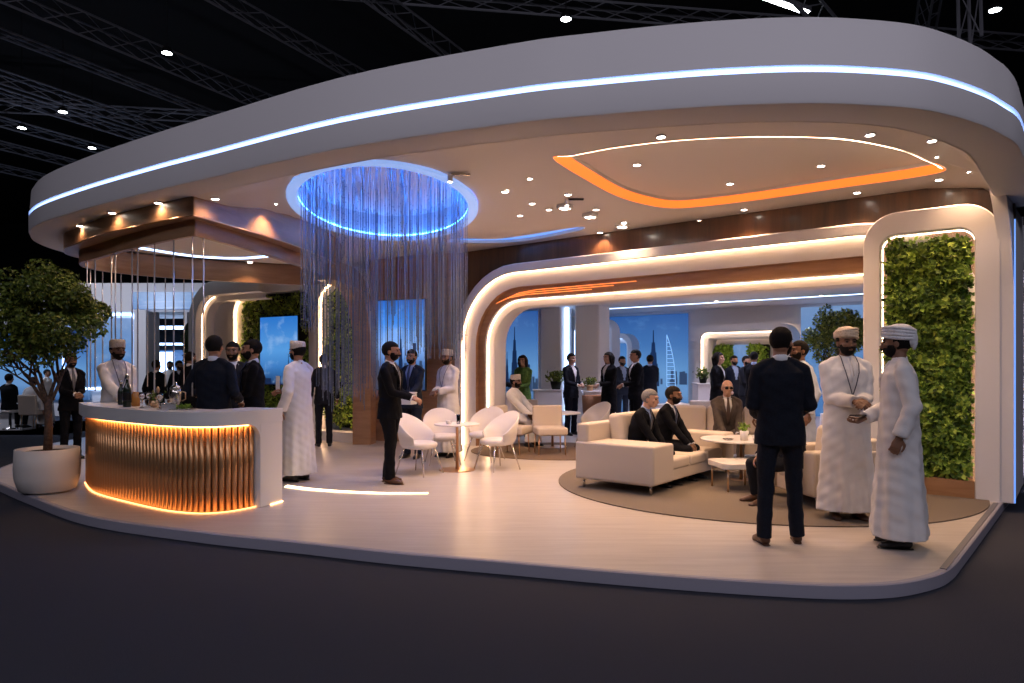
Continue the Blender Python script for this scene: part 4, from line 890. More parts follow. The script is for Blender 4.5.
# ---------------------------------------------------------------- downlights
dls = [(505, 191), (529, 178), (568, 194), (596, 209), (624, 222), (532, 203), (549, 209), (661, 136), (637, 175), (794, 147), (821, 176), (730, 193), (744, 209), (857, 192), (939, 179), (971, 171), (964, 157), (932, 140), (759, 217), (870, 134), (274, 203), (520, 215), (600, 232), (700, 220)]
pj = MB().tube([(.044 * math.cos(a), .044 * math.sin(a), .005) for a in np.linspace(0, 6.2832, 20, endpoint=False)], [(.007, .009)] * 20, 6, up=(0, 0, 1), closed=True).mesh('r'); pj.materials.append(M['plaster_white']); pk = MB().lathe([(.034, 0), (.034, .004)], n=16).mesh('d'); pk.materials.append(M['lamp_face'])
def downlight(x, y, z, label, e=16, grp='downlights in the canopy ceiling', ang=115):
    t = thing('downlight', label, 'downlight', (x, y, z), 0, grp); a = bpy.data.objects.new('trim_ring', pj); b = bpy.data.objects.new('lens', pk)
    for o in (a, b): COL.objects.link(o); o.parent = t
    a.location = (0, 0, -.012); b.location = (0, 0, -.014); l = lamp('SPOT', (0, 0, -.03), e, (1, .60, .34), .04, (0, 0, 0), ang, 'downlight_lamp'); l.parent = t; return t
dls.sort(); seen = {}
for px, py in dls:
    z = 3.55
    for _ in range(3): x, y = Q(px, FPX * (z - EYE) / (HY - py)); z = cz(x, y)
    if inpoly((x, y), OR): z += .12
    reg = 'inside the orange cove' if inpoly((x, y), OR) else 'beside the oval blue recess, on its left' if px < 300 else 'left of the orange cove' if px < 575 and py < 240 else 'between the orange cove and the wood wall' if px < 900 and py > 170 else 'near the right end of the canopy'
    seen[reg] = seen.get(reg, 0) + 1
    downlight(x, y, z, 'round ceiling downlight %s, %s from the left' % (reg, ORD[seen[reg] - 1]) if 'recess' not in reg else 'round ceiling downlight beside the oval blue recess, on its left', 62 if y > 7.2 else 30)
for k_, (px, py) in enumerate(sorted(((101, 239), (93, 243), (130, 229), (150, 235), (250, 262), (232, 266)))):
    Y_ = FPX * (3.185 - EYE) / (HY - py); x, y = Q(px, Y_); downlight(x, y, 3.185, 'round downlight inside the wooden ring over the bar, %s from the left' % ORD[k_], 34, 'downlights inside the wooden ring')
for k_, (px, py) in enumerate(((80, 226), (112, 213), (158, 203), (215, 199))): x, y = Q(px, FPX * (3.24 - EYE) / (HY - py)); downlight(x, y, 3.25, 'downlight in the soffit outside the wooden ring, %s from the left' % ORD[k_], 9, 'downlights outside the wooden ring', 150)
for i, (px, py, lb) in enumerate(((455, 165.5, 'ceiling spotlight on an arm just right of the blue recess'), (571, 200, 'ceiling spotlight on an arm left of the orange cove'), (943, 150, 'dark ceiling spotlight near the right fin wall'))):
    x, y = Q(px, FPX * 2.07 / (HY - py)); z = cz(x, y); t = thing('spotlight', lb, 'spotlight', (x, y, z)); MB().box((.06, 0, -.012), (.2, .03, .024)).build('arm', M['black_plastic' if i else 'metal_silver'], t, bevel=.004); MB().tube([(-.05, 0, -.02), (-.05, -.0, -.09)], .028, 14).build('head', M['plaster_white'], t, True); MB().tube([(-.05, 0, -.088), (-.05, 0, -.094)], .022, 14).build('lens', M['lamp_face'], t)
# three square lit ceiling niches
for k_, (px, py) in enumerate(((565, 205), (590, 214), (622, 224))):
    x, y = Q(px, FPX * 2.08 / (HY - py)); t = thing('square_ceiling_light', 'small square ceiling light %s' % ('nearest the front of the row of three', 'in the middle of the row of three', 'nearest the wood wall in the row of three')[k_], 'ceiling light', (x, y, 3.548), AW)
    MB().box((0, 0, -.03), (.16, .16, .05)).build('housing', M['plaster_white'], t, bevel=.006); MB().box((0, 0, -.058), (.10, .10, .006)).build('lens', M['lamp_face'], t); lamp('SPOT', (0, 0, -.08), 30, (1, .62, .36), .04, (0, 0, 0), 120).parent = t
# ---------------------------------------------------------------- rugs
RG = np.array([(3.0 + 2.42 * math.cos(a), 8.65 + 2.36 * math.sin(a)) for a in np.linspace(0, 2 * np.pi, 72, endpoint=False)])
tag(MB().prism(RG, .001, .012).build('round_rug', M['rug_beige']), 'large round beige rug under the sofas', 'rug')
RG = np.array([(.85 + 1.55 * math.cos(a), 11.9 + 1.2 * math.sin(a)) for a in np.linspace(0, 2 * np.pi, 60, endpoint=False)])
tag(MB().prism(RG, .001, .012).build('round_rug', M['rug_brown']), 'smaller brown rug under the back chairs and table', 'rug')
# ---------------------------------------------------------------- sofas and chairs (all face -Y in their own frame)
def softbox(c, d, name, parent, m='upholstery', bev=.035, rx=0.0):
    o = MB().box((0, 0, 0), d).build(name, M[m], parent, bevel=bev, seg=4); o.location = c; o.rotation_euler = (rx, 0, 0); return o
def sofa(label, x, y, yaw, L=2.3, D=1.04, cat='sofa', arm=.3, armz=.56, back=.86, seats=3, name='sofa', seat=.36, legs='metal_chrome', arm_l=None):
    t = thing(name, label, cat, (x, y, 0), math.radians(yaw))
    softbox((0, .02, .19), (L - .02, D - .04, .15), 'base', t, bev=.015)
    for sx in (1, -1):
        aw = arm_l if (arm_l and sx < 0) else arm
        softbox((sx * (L / 2 - aw / 2), 0, (armz + .12) / 2), (aw, D, armz - .12), 'arm', t, bev=.03)
    al = arm_l or arm; w = (L - arm - al) / seats
    for i in range(seats):
        cx_ = -L / 2 + al + w * (i + .5)
        softbox((cx_, -.10, seat - .06), (w - .012, D - .26, .14), 'seat_cushion', t, bev=.04)
        softbox((cx_, D / 2 - .26, (seat + back) / 2), (w - .01, .2, back - seat + .02), 'back_cushion', t, bev=.06, rx=-.13)
    softbox((0, D / 2 - .09, .12 + (back - .2) / 2), (L - .04, .16, back - .22), 'backrest', t, bev=.03)
    for sx in (1, -1):
        for sy in (1, -1): MB().tube([(sx * (L / 2 - .08), sy * (D / 2 - .08), 0.012), (sx * (L / 2 - .08), sy * (D / 2 - .08), .13)], .016, 10).build('leg', M[legs], t, True)
    return t
SO = np.array([1.15, 8.0]) + np.array([.63, .777]) * 1.15
sofa('cream leather sofa nearest the camera, two men in dark suits on it', SO[0], SO[1], 51, arm_l=.5)
sofa('cream sofa at the back of the rug, bald man in sunglasses on it', 3.35, 10.95, -12, L=2.3, D=.95, back=.80)
sofa('cream armchair largely hidden behind the men in white robes', 3.35, 7.55, -78, L=.92, D=.85, cat='armchair', arm=.2, armz=.58, back=.78, seats=1, name='armchair', seat=.38)
def tub(label, x, y, yaw, s=1.0, group=None):
    t = thing('tub_chair', label, 'chair', (x, y, 0), math.radians(yaw), group); n = 25; V = []; F = []
    an = np.linspace(-math.pi * .12, math.pi * 1.12, n)           # from the right side round the back to the left
    for i, a in enumerate(an):
        k = math.sin(np.clip((a + .38) / (math.pi + .76), 0, 1) * math.pi); top = .50 + .30 * max(k, 0) ** 1.1; out = 1 + .10 * max(k, 0)
        cx_, cy_ = math.cos(a), math.sin(a)
        for r, z in ((.22, .37), (.245, .40), (.265, .50), (.275 * out, top), (.262 * out, top + .008), (.245, .50), (.225, .42)): V.append((cx_ * r * s * 1.0, cy_ * r * s + .02, z))
    k = 7
    for i in range(n - 1):
        for j in range(k): F.append((i * k + j, i * k + (j + 1) % k, (i + 1) * k + (j + 1) % k, (i + 1) * k + j))
    F += [tuple(range(k))[::-1], tuple(range((n - 1) * k, n * k))]; MB().add(V, F).build('shell', M['chair_white'], t, True)
    MB().lathe([(.15, .34), (.23, .36), (.242, .39), (.235, .42), (.20, .435), (.05, .44)], (0, .0, 0), 28).build('seat', M['chair_white'], t, True)
    for sx, sy in ((1, 1), (-1, 1), (1, -1), (-1, -1)): MB().tube([(sx * .23, sy * .23, 0.0), (sx * .14, sy * .14, .37)], [.009, .013], 8).build('leg', M['metal_chrome'], t, True)
    return t
tub('white tub chair beside the man in a black suit, left of the round cafe table', -1.24, 9.38, 62)
tub('white tub chair at the right of the round cafe table, facing it', -.21, 9.80, -52)
tub('white tub chair at the back left of the round cafe table', -1.03, 10.38, 15)
tub('white tub chair at the back right of the round cafe table', -.42, 10.75, -25)
def sidechair(label, x, y, yaw, w=.5):
    t = thing('side_chair', label, 'chair', (x, y, 0), math.radians(yaw)); softbox((0, -.02, .39), (w, .48, .13), 'seat', t, 'upholstery', .035); softbox((0, .22, .56), (w, .08, .46), 'backrest', t, 'upholstery', .03, -.08)
    for sx in (1, -1):
        for sy in (1, -1): MB().tube([(sx * (w / 2 - .03), sy * .2, 0.0), (sx * (w / 2 - .04), sy * .18, .34)], [.009, .012], 8).build('leg', M['metal_gold'], t, True)
    return t
sidechair('cream upholstered side chair facing the camera, by the back round table', .62, 11.45, 8); sidechair('cream side chair turned sideways in front of the seated man in white', .02, 11.55, 68)
sidechair('cream side chair under the seated man in a white robe', -.02, 12.75, 55); tub('white tub chair at the right of the back round table', 1.42, 12.3, -55)
sidechair('cream side chair behind the back round table, below the standing pair', .30, 13.4, 10, .5)
def round_table(label, x, y, h, r, base=.22, topm='stone_top', stem='metal_gold', name='round_table', zt=.022):
    t = thing(name, label, 'table', (x, y, 0)); MB().lathe([(r - .01, h - zt), (r, h - zt + .004), (r, h - .004), (r - .008, h)], n=40).build('tabletop', M[topm], t); MB().lathe([(.022, .01), (.018, h - zt - .02), (.06, h - zt)], n=16).build('stem', M[stem], t, True); MB().lathe([(base, 0.0), (base, .008), (base * .8, .014), (.025, .016)], n=32).build('base', M[stem], t); return t
round_table('round white cafe table on a slim stem between the tub chairs', -.765, 9.75, .645, .32, .25, 'chair_white')
round_table('round white table at the back beside the cream side chairs', .72, 12.45, .62, .5, .3, 'chair_white')
round_table('round pale coffee table with a wooden stem and a small plant on it', 2.90, 8.86, .53, .50, .16, stem='wood_warm')
t = thing('low_table', 'low rounded side table on thin legs in front of the round coffee table', 'table', (2.64, 8.22, 0), .15)
MB().prism([tuple(p) for p in ringloop(-.27, .27, -.27, .27, .10)], .27, .335).build('tabletop', M['stone_top'], t, bevel=.008)
for sx in (1, -1):
    for sy in (1, -1): MB().tube([(sx * .21, sy * .21, 0.012), (sx * .21, sy * .21, .275)], .012, 8).build('leg', M['metal_gold'], t, True)
t = thing('potted_plant', 'small green plant in a pale pot on the round coffee table', 'plant', (2.86, 8.62, .53)); MB().lathe([(.045, 0), (.055, .12), (.047, .12), (.04, .09)], n=20).build('pot', M['pot_white'], t, True); r_ = np.random.RandomState(9); pp = r_.normal(size=(120, 3)) * (.025, .025, .03) + (0, 0, .16); leaves(pp, r_.normal(size=(120, 3)), .035, 3).build('foliage', M['leaf_bright'], t)
def cup(label, x, y, z, s=1.0): t = thing('coffee_cup', label, 'cup', (x, y, z)); MB().lathe([(.02 * s, 0), (.036 * s, .055 * s), (.032 * s, .055 * s), (.018 * s, .008)], n=18).build('bowl', M['white_gloss'], t, True); MB().tube([(.034 * s, 0, .045 * s), (.055 * s, 0, .04 * s), (.05 * s, 0, .018 * s), (.026 * s, 0, .015 * s)], .004 * s, 6).build('handle', M['white_gloss'], t, True)
cup('white cup right of the little plant on the coffee table', 2.99, 8.60, .53, 1.2)
t = thing('ashtray', 'small flat silver dish on the coffee table left of the plant', 'dish', (2.68, 8.68, .53)); MB().lathe([(.05, 0), (.07, .02), (.062, .02), (.045, .008)], n=20).build('bowl', M['metal_silver'], t, True)
cup('white cup on the round cafe table between the tub chairs', -.88, 9.62, .645); glass('tall clear glass on the round cafe table', -.74, 9.66, .028, .13, False, .645)
cup('white cup on the back round table', .62, 12.2, .62)
# ---------------------------------------------------------------- trees
def limb(mb, p, d, L, r, lev, rs, tips):
    q = [np.array(p)]; dd = vnorm(d)
    for i in range(4): dd = vnorm(dd + rs.normal(size=3) * .10 + (0, 0, .04)); q.append(q[-1] + dd * L / 4)
    mb.tube(q, np.linspace(r, r * .6, 5), 8, cap=2)
    if lev == 0: tips.append(q[-1]); return
    for k in range(3 if lev > 1 else 4):
        a = rs.uniform(0, 6.28); w = rs.uniform(.45, .8); s_ = np.cross(dd, (math.cos(a), math.sin(a), .3)); limb(mb, q[-1] if k else q[3], dd + vnorm(s_) * w, L * .7, r * .58, lev - 1, rs, tips)
def tree(label, x, y, z0, trunk_h, crown, cz_, leafm, seed, potr=.33, poth=.5, nl=9000, size=.05, lev=3, r0=.05, pot='pot_white'):
    t = thing('potted_tree', label, 'tree', (x, y, z0), 0)
    if poth > .1: MB().lathe([(potr * .62, 0), (potr * .86, .03), (potr * .98, poth * .35), (potr, poth * .6), (potr * .97, poth), (potr * .90, poth), (potr * .90, poth - .06)], n=40).build('pot', M[pot], t, True); MB().lathe([(potr * .89, poth - .06), (potr * .89, poth - .04), (potr * .3, poth - .02)], n=24).build('soil', M['soil'], t)
    rs = np.random.RandomState(seed); mb = MB(); tips = []; b0 = poth - .05
    mb.tube([(0, 0, b0), (.01, .0, b0 + trunk_h * .5), (.0, 0, b0 + trunk_h)], [r0 * 1.2, r0, r0 * .95], 12, cap=2)
    for k in range(5):
        a = k * 1.26 + .4; limb(mb, (0, 0, b0 + trunk_h * (.85 + .05 * (k % 3))), (math.cos(a) * .55, math.sin(a) * .55, 1), crown[2] * .62, r0 * .6, lev - 1, rs, tips)
    mb.build('trunk', M['bark'], t, True)
    C_ = rs.normal(size=(70, 3)); C_ = C_ / np.linalg.norm(C_, axis=1)[:, None] * rs.uniform(.45, .97, (70, 1)) * np.array(crown) + (0, 0, cz_); C_[:, 2] += .12 * crown[2] * (1 - (C_[:, 0] / crown[0]) ** 2)
    j = rs.randint(0, 70, nl); off = rs.normal(size=(nl, 3)); off /= np.linalg.norm(off, axis=1)[:, None]; off *= rs.uniform(.6, 1.0, (nl, 1)) ** .5 * .21 * np.array(crown) * 1.15
    leaves(C_[j] + off, off * 6 + (0, 0, .3), size, seed).build('foliage', M[leafm], t); return t
tree('round-headed tree in a big white pot at the left end of the bar', -5.36, 8.08, 0, .62, (.71, .66, .60), 1.95, 'leaf_tree', 21, .33, .5, 17000, .052, 3, .04)
tree('leafy dark tree behind the men at the right, before the pale blue wall', 6.35, 13.7, 0, .7, (.60, .55, .58), 1.98, 'leaf_tree', 31, .3, .5, 9000, .06)
# ---------------------------------------------------------------- people
f_ = (.03, -.27, 1.08); g_ = (-.03, -.27, 1.08)
def stand(px, fd, *a, **k): Y = FPX / fd; return ((px - CX) / fd, Y)
# foreground group
x, y = Q(780, 5.75); nav = person('person in a navy suit with back to the camera, standing right of centre', x, y, 172, 1.765, top='navy', hair='hair_black', hairstyle='receding', head_yaw=-38, L=(.14, -.20, 1.02), R=(-.16, -.20, 1.02), shoes='shoe_brown', lod=0, stance=.14, step=.05, width=1.08, skin='skin_tan')
x, y = Q(846, 6.65); om = person('person in a white robe and beige patterned turban, facing the camera', x, y, -4, 1.79, 'robe', 'robe_white', skin='skin_brown', cap='turban', L=(.035, -.27, 1.10), R=(-.035, -.26, 1.10), lanyard=True, lod=0, width=1.08, shoes='shoe_brown')
x, y = Q(899, 5.65); om2 = person('person in a white robe and white turban at the far right, facing left', x, y, -112, 1.755, 'robe', 'robe_white', skin='skin_brown', cap='turban_tail', R=(-.06, -.24, 1.02), lod=0, width=1.13, head_yaw=-12, palmR=(0, .2, 1), curl=.7)
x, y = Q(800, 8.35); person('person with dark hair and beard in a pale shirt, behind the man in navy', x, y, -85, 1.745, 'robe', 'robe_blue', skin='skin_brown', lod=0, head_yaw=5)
t = thing('phone', 'dark phone held out by the man in the white turban', 'phone', tuple(om2['R'] + (-.05, -.01, .02)), math.radians(15)); MB().box((0, 0, 0), (.15, .075, .012)).build('case', M['black_plastic'], t, bevel=.006); MB().box((0, 0, .007), (.13, .062, .002)).build('display', M['eye_dark'], t)
# seated people
person('seated person with grey hair in a black suit on the near sofa', 1.52, 8.66, 55, 1.66, top='black_cloth', tie='tie_grey', shirt='shirt_blue', hair='hair_grey', beard=False, skin='skin_fair', seat=.345, lean=.28, lod=0, L=(.07, -.40, 1.03), R=(-.07, -.40, 1.03), head_pitch=6)
person('seated person with black hair and beard in a black suit, farther along the near sofa', 1.95, 9.16, 55, 1.68, top='black_cloth', tie='tie_blue', skin='skin_brown', seat=.345, lean=.24, lod=0, L=(.07, -.42, 1.04), R=(-.07, -.42, 1.04))
person('seated bald person in sunglasses and a brown suit, facing the camera', 3.22, 10.55, -4, 1.72, top='brown_suit', tie='tie_brown', skin='skin_fair', hair='hair_grey', hairstyle='fringe', glasses=True, beard=False, seat=.35, lean=.14, lod=0, L=(.10, -.32, 1.0), R=(-.10, -.34, 1.0), width=1.12)
person('seated person in a dark suit hidden behind the man in navy, brown shoes showing', 2.98, 7.42, -80, 1.68, top='charcoal_cloth', seat=.37, lean=.1, lod=1, L=(.08, -.4, .98), R=(-.08, -.4, .98), shoes='shoe_brown', hair='hair_brown')
person('seated person in a white robe and cap at the back round table', .0, 12.7, 60, 1.68, 'robe', 'robe_white', seat=.42, lean=.1, lod=1, cap='kuma', L=(.12, -.42, 1.08), R=(-.12, -.42, 1.06), skin='skin_brown')
# middle
x, y = Q(390, 8.68); sm = person('person in a black suit standing in profile right of the bar, brown shoes', x, y, 78, 1.745, top='black_cloth', tie='tie_grey', hair='hair_black', L=(.06, -.28, 1.06), R=(-.06, -.30, 1.06), shoes='shoe_brown', lod=0, stance=.085, step=.05, head_yaw=6)
x, y = Q(412, 11.0); tr = person('person in a dark suit holding a pale tray, behind the bead curtain', x, y, -20, 1.70, top='navy_mid', tie='tie_blue', shirt='shirt_blue', L=(.13, -.34, 1.02), R=(-.13, -.34, 1.02), lod=1)
t = thing('serving_box', 'pale box held by the man in a dark suit behind the bead curtain', 'box', tuple((tr['L'] + tr['R']) / 2 + (.03, -.10, -.04)), math.radians(-20)); MB().box((0, 0, 0), (.38, .2, .17)).build('box', M['paper'], t, bevel=.008); MB().box((0, 0, .092), (.39, .21, .015)).build('lid', M['shirt_white'], t, bevel=.004)
x, y = Q(448, 11.15); person('person in a white robe and cap standing left of the big portal', x, y, -38, 1.69, 'robe', 'robe_white', cap='kuma', skin='skin_brown', lanyard=True, L=f_, R=g_, lod=1, z=0)
x, y = Q(498, 13.35); person('person in a navy suit at the left side of the big portal, facing right', x, y, 80, 1.74, top='navy_mid', tie='tie_grey', hair='hair_brown', L=f_, R=g_, lod=1, skin='skin_tan', beard=False)
x, y = Q(523, 14.4); person('person in a green top with long dark hair inside the big portal', x, y, -25, 1.66, 'dress', 'green_cloth', hairstyle='long', hair='hair_brown', beard=False, L=f_, R=g_, lod=1, skin='skin_fair')
x, y = Q(571, 14.6); person('person in a dark suit with a small drink, left of the trio in black', x, y, 40, 1.70, top='navy', hairstyle='short', L=(.03, -.30, 1.1), R=(-.08, -.28, 1.08), beard=False, lod=1, skin='skin_fair')
x, y = Q(609, 14.2); person('person in a long black coat with long black hair, middle of the back group', x, y, -60, 1.72, 'coat', 'black_cloth', hairstyle='long', beard=False, L=f_, R=g_, lod=1, skin='skin_fair')
x, y = Q(636, 13.4); person('person in a dark suit with short hair, right of the one in a coat', x, y, -75, 1.75, top='black_cloth', L=f_, R=g_, lod=1, skin='skin_tan', beard=False)
x, y = Q(718, 13.3); person('person with long hair in a dark suit, left of the man in navy', x, y, 50, 1.70, top='black_cloth', hairstyle='long', beard=False, L=(.03, -.2, 1.02), R=(-.03, -.2, 1.02), lod=1, skin='skin_fair')
back = [(597, 17.0, 1.68, 170, 'black_cloth', 'distant person in dark clothes seen from behind, left of the coat'), (622, 16.4, 1.66, 20, 'navy_mid', 'distant person in blue, between the coat and the dark suit'), (650, 16.8, 1.70, 160, 'navy', 'distant person in dark clothes, rightmost before the tower mural'),
        (734, 16.6, 1.68, 10, 'navy', 'distant person in navy with a blue shirt, inside the far white arch'), (754, 14.9, 1.74, 150, 'black_cloth', 'distant person with dark hair, next to the man in navy'), (746, 15.7, 1.66, 30, 'charcoal_cloth', 'distant person half hidden beside the man in navy')]
for px, Y_, h, yw, tp_, lb in back:
    x, y = Q(px, Y_); hn = px != 734; person(lb, x, y, yw, h, top=tp_, lod=2, L=f_ if hn else None, R=g_ if hn else None, shirt='shirt_blue', group=None)
# bar
x, y = Q(117, 8.9); person('bartender in a white robe and patterned cap behind the bar', x, y, 48, 1.76, 'robe', 'robe_white', cap='kuma', skin='skin_brown', lanyard=True, L=(.02, -.36, 1.10), R=(-.10, -.40, 1.08), lod=0, head_yaw=6)
x, y = Q(214, 7.72); person('person in a navy suit seen from behind at the bar, broad back', x, y, 176, 1.78, top='navy', L=(.30, -.22, 1.12), R=(-.22, -.15, 1.05), lod=0, width=1.1, hair='hair_black', beard=False)
x, y = Q(233, 8.9); person('person with a dark beard facing the camera behind the navy back at the bar', x, y, 10, 1.75, top='charcoal_cloth', skin='skin_brown', lod=1, hair='hair_black')
x, y = Q(253, 8.35); person('person in a black suit in profile facing left at the bar', x, y, -72, 1.76, top='black_cloth', tie='tie_blue', lod=0, L=f_, R=g_, hair='hair_black')
x, y = Q(298, 8.85); om4 = person('person in a white robe and cap beside the right end of the bar', x, y, -118, 1.745, 'robe', 'robe_white', cap='kuma', skin='skin_tan', R=(-.08, -.34, 1.12), lod=0)
t = thing('folded_leaflet', 'white folded leaflet held by the man in a robe beside the bar', 'leaflet', tuple(om4['R'] + (-.06, -.03, .10)), .3); MB().box((0, 0, 0), (.05, .012, .2)).build('paper', M['paper'], t)
x, y = Q(324, 12.6); person('person in a dark suit before the narrow planted panel', x, y, -160, 1.66, top='charcoal_cloth', lod=1, skin='skin_brown')
x, y = Q(71, 10.9); person('person in a dark suit behind the tree at the left of the bar', x, y, 50, 1.64, top='black_cloth', tie='tie_grey', lod=1, L=f_, R=g_, skin='skin_brown')
for px, Y_, h, yw, tp_, lb in ((156, 14.5, 1.66, 175, 'black_cloth', 'distant person in black at the neighbouring stand, left of the others'), (170, 18.5, 1.66, 10, 'robe_white', 'distant person in white at the neighbouring stand'), (179, 16.5, 1.66, 60, 'black_cloth', 'distant person in black, right of the one in white'), (190, 12.9, 1.70, 150, 'black_cloth', 'person in a dark suit behind the serving urn, near the planted wall')):
    x, y = Q(px, Y_); person(lb, x, y, yw, h, outfit='robe' if 'white' in tp_ else 'suit', top=tp_, lod=2, z=-.1 if Y_ > 13 else 0, skin='skin_brown')
# ---------------------------------------------------------------- beyond the portal
def wroot(name, label=None, kind='structure'):
    o = bpy.data.objects.new(name, None); COL.objects.link(o); o.location = (*LW, 0); o.rotation_euler = (0, 0, AW); o['kind'] = kind
    if label: o['label'] = label
    return o
br = wroot('wall_back', 'white back wall of the lounge with picture bays')
MB().box((2.6, 7.62, 1.45), (11.0, .2, 2.9)).build('panel', M['plaster_white'], br)
lc = wroot('ceiling', 'low white ceiling of the back lounge'); MB().box((2.5, 4.3, 2.92), (11.0, 6.8, .12)).build('panel', M['plaster_white'], lc)
MB().box((3.5, 3.0, 2.856), (8.5, .07, .012)).build('light_strip', M['led_soft_white'], lc); MB().box((3.5, 5.8, 2.856), (8.5, .05, .012)).build('light_strip', M['led_cool'], lc)
for k_, (u_, w_) in enumerate(((1.5, 3.2), (3.6, 3.4), (5.6, 3.2), (7.3, 3.4), (2.5, 5.4), (4.6, 5.6), (6.6, 5.4), (7.8, 5.4))):  # unseen downlights added to brighten the lounge
    x, y = Wf(u_, w_); t = downlight(x, y, 2.86, 'added fill light in the low ceiling beyond the portal, %s of the %s row' % (ORD[k_ % 4], ('nearer', 'farther')[k_ // 4]), 150, 'added fill lights beyond the portal')
    [c for c in t.children if c.type == 'LIGHT'][0].data.color = (.70, .68, 1.0)
def bay(name, label, px0, px1, z0, z1, w, mat_, sk):
    ua_, ub_ = Uat(px0, w), Uat(px1, w); c = Wf((ua_ + ub_) / 2, w); t = screen(name, label, 'mural', c, AW, ub_ - ua_, z0, z1, mat_, sk, rim=False); return t
rs = random.Random(8)
bay('city_mural', 'dark blue tall mural with a lit sail-shaped tower, right of the group in black', 606, 688, .1, 2.78, 7.45, 'mural_sky', [('town_dim', town(-.48, .48, 40, .02, .16, .32)), ('tower_dark', [(.1, .3, .14, .55, 'spire'), (-.15, .32, .05, .22, 'box')]), ('tower_light', [(.31, .3, .10, .50, 'sail')])])
bay('city_mural', 'blue skyline mural with a thin spire at the left end of the portal', 500, 538, .3, 2.80, 4.6, 'mural_sky', [('town_dim', town(-.48, .48, 34, .02, .16, .2)), ('tower_dark', [(-.1, .25, .2, .6, 'spire'), (-.3, .25, .1, .35, 'spire'), (.25, .25, .1, .22, 'box')])])
bay('sky_mural', 'pale blue sky mural behind the leafy dark tree', 801, 880, .3, 2.78, 7.45, 'sky_pale', [])
# column with a vertical cool light
u_c = Uat(561, 4.3); cl = wroot('wall_column', 'white pillar with a vertical cool light slot'); MB().box((Uat(519, 4.7), 4.70, 1.45), (1.3, .12, 2.9)).build('panel', M['plaster_white'], cl)
MB().box((Uat(549, 4.6), 4.9, 1.45), (.62, .5, 2.9)).build('pillar', M['plaster_white'], cl, bevel=.05); MB().box((Uat(583, 4.6), 5.0, 1.45), (.7, .5, 2.9)).build('pillar', M['plaster_white'], cl, bevel=.05)
MB().box((Uat(563, 4.75), 4.86, 1.45), (.17, .06, 2.8)).build('light_strip', M['led_cool'], cl)
def farportal(name, label, px0, px1, z1, r, w, fw=.2, dep=.4, led='led_cool', picture=None):
    o = bpy.data.objects.new(name, None); COL.objects.link(o); o.location = (*LW, 0); o.rotation_euler = (0, 0, AW); struct(o, label); sp_ = (Uat(px0, w), Uat(px1, w), z1, r)
    archpart('frame', sp_, [(0, w + dep), (0, w), (fw * .55, w)], 'plaster_white', o); archpart('light_strip', sp_, [(fw * .55, w), (fw * .58, w + .06)], led, o); archpart('frame', sp_, [(fw * .58, w + .06), (fw * .9, w + .12), (fw, w + dep)], 'plaster_white', o); return o
farportal('portal', 'small white arch with a cool light line, left of the tower mural', 570, 612, 2.65, .35, 6.2, .25)
farportal('portal', 'far white arch with a blue white light line, behind the group in black', 588, 632, 2.3, .35, 7.0, .25)
bay('city_mural', 'pale lit harbour mural inside the small white arch', 574, 606, .3, 2.2, 7.40, 'sky_pale', [('tower_dark', [(-.2, .35, .05, .25, 'box'), (.2, .35, .08, .2, 'box')])])
farportal('portal', 'far white arch lit white round a green planted bay', 694, 793, 2.42, .35, 6.9, .34, .55, 'led_soft_white')
garden('planted_panel', 'bright green planted panel inside the far white arch, left half', LW, AW, Uat(711, 7.35), Uat(734, 7.35), .3, 1.95, .05, 7.4, 'leaf_bright', 1600, 13, .09); garden('planted_panel', 'bright green planted panel inside the far white arch, right half', LW, AW, Uat(747, 7.35), Uat(768, 7.35), .3, 1.95, .05, 7.4, 'leaf_bright', 1400, 14, .09)
bay('sky_mural', 'strip of blue sky between the two green panels', 733, 748, .3, 1.95, 7.42, 'sky_pale', [])
def counter(label, px0, px1, Y, z1, d=.5, m='plaster_white', inset=True):
    x0, x1 = Q(px0, Y)[0], Q(px1, Y)[0]; t = thing('display_counter', label, 'counter', ((x0 + x1) / 2, Y + d / 2, 0), 0); w_ = x1 - x0; MB().box((0, 0, z1 / 2), (w_, d, z1 - .03)).build('body', M[m], t, bevel=.01); MB().box((0, 0, z1 - .012), (w_ + .04, d + .04, .03)).build('worktop', M['white_gloss'], t, bevel=.006); return t
counter('white display counter behind the cream side chairs', 534, 562, 15.2, .92); counter('white display counter with a basket, behind the group in black', 584, 612, 15.0, .9); counter('white counter beside the far white arch', 698, 712, 15.6, 1.05)
counter('long low white counter at the right of the tower mural', 655, 692, 16.2, .55)
def pottlet(label, px, Y, z, s=1.0, pot='metal_gold'):
    x, y = Q(px, Y); t = thing('potted_plant', label, 'plant', (x, y, z)); MB().lathe([(.07 * s, 0), (.10 * s, .14 * s), (.085 * s, .14 * s), (.07 * s, .10 * s)], n=18).build('pot', M[pot], t, True); r_ = np.random.RandomState(int(px)); pp = r_.normal(size=(220, 3)) * np.array((.07, .07, .05)) * s + (0, 0, .22 * s); leaves(pp, r_.normal(size=(220, 3)), .07 * s, int(px)).build('foliage', M['leaf_tree'], t)
pottlet('small plant in a dark pot on the white display counter behind the side chairs', 556, 15.4, .92, 1.3, 'backing_dark'); pottlet('small plant on the white counter between the standing groups', 590, 15.25, .9, .9); pottlet('dark leafy plant on the counter beside the far white arch', 703, 15.8, 1.05, 1.0, 'backing_dark')
x, y = Q(596, 14.7); t = thing('woven_basket', 'orange brown basket in front of the white counter by the coat', 'basket', (x, y, 0), 0); MB().lathe([(.22, 0), (.28, .5), (.3, .82), (.27, .82), (.24, .5)], n=24).build('basket', mat('basket', (.35, .17, .08), .7, bump=(60, .6)), t, True)
x, y = Q(683, 12.0); tub('rounded pale chair at the back left of the rear sofa', x + .1, y, 20)
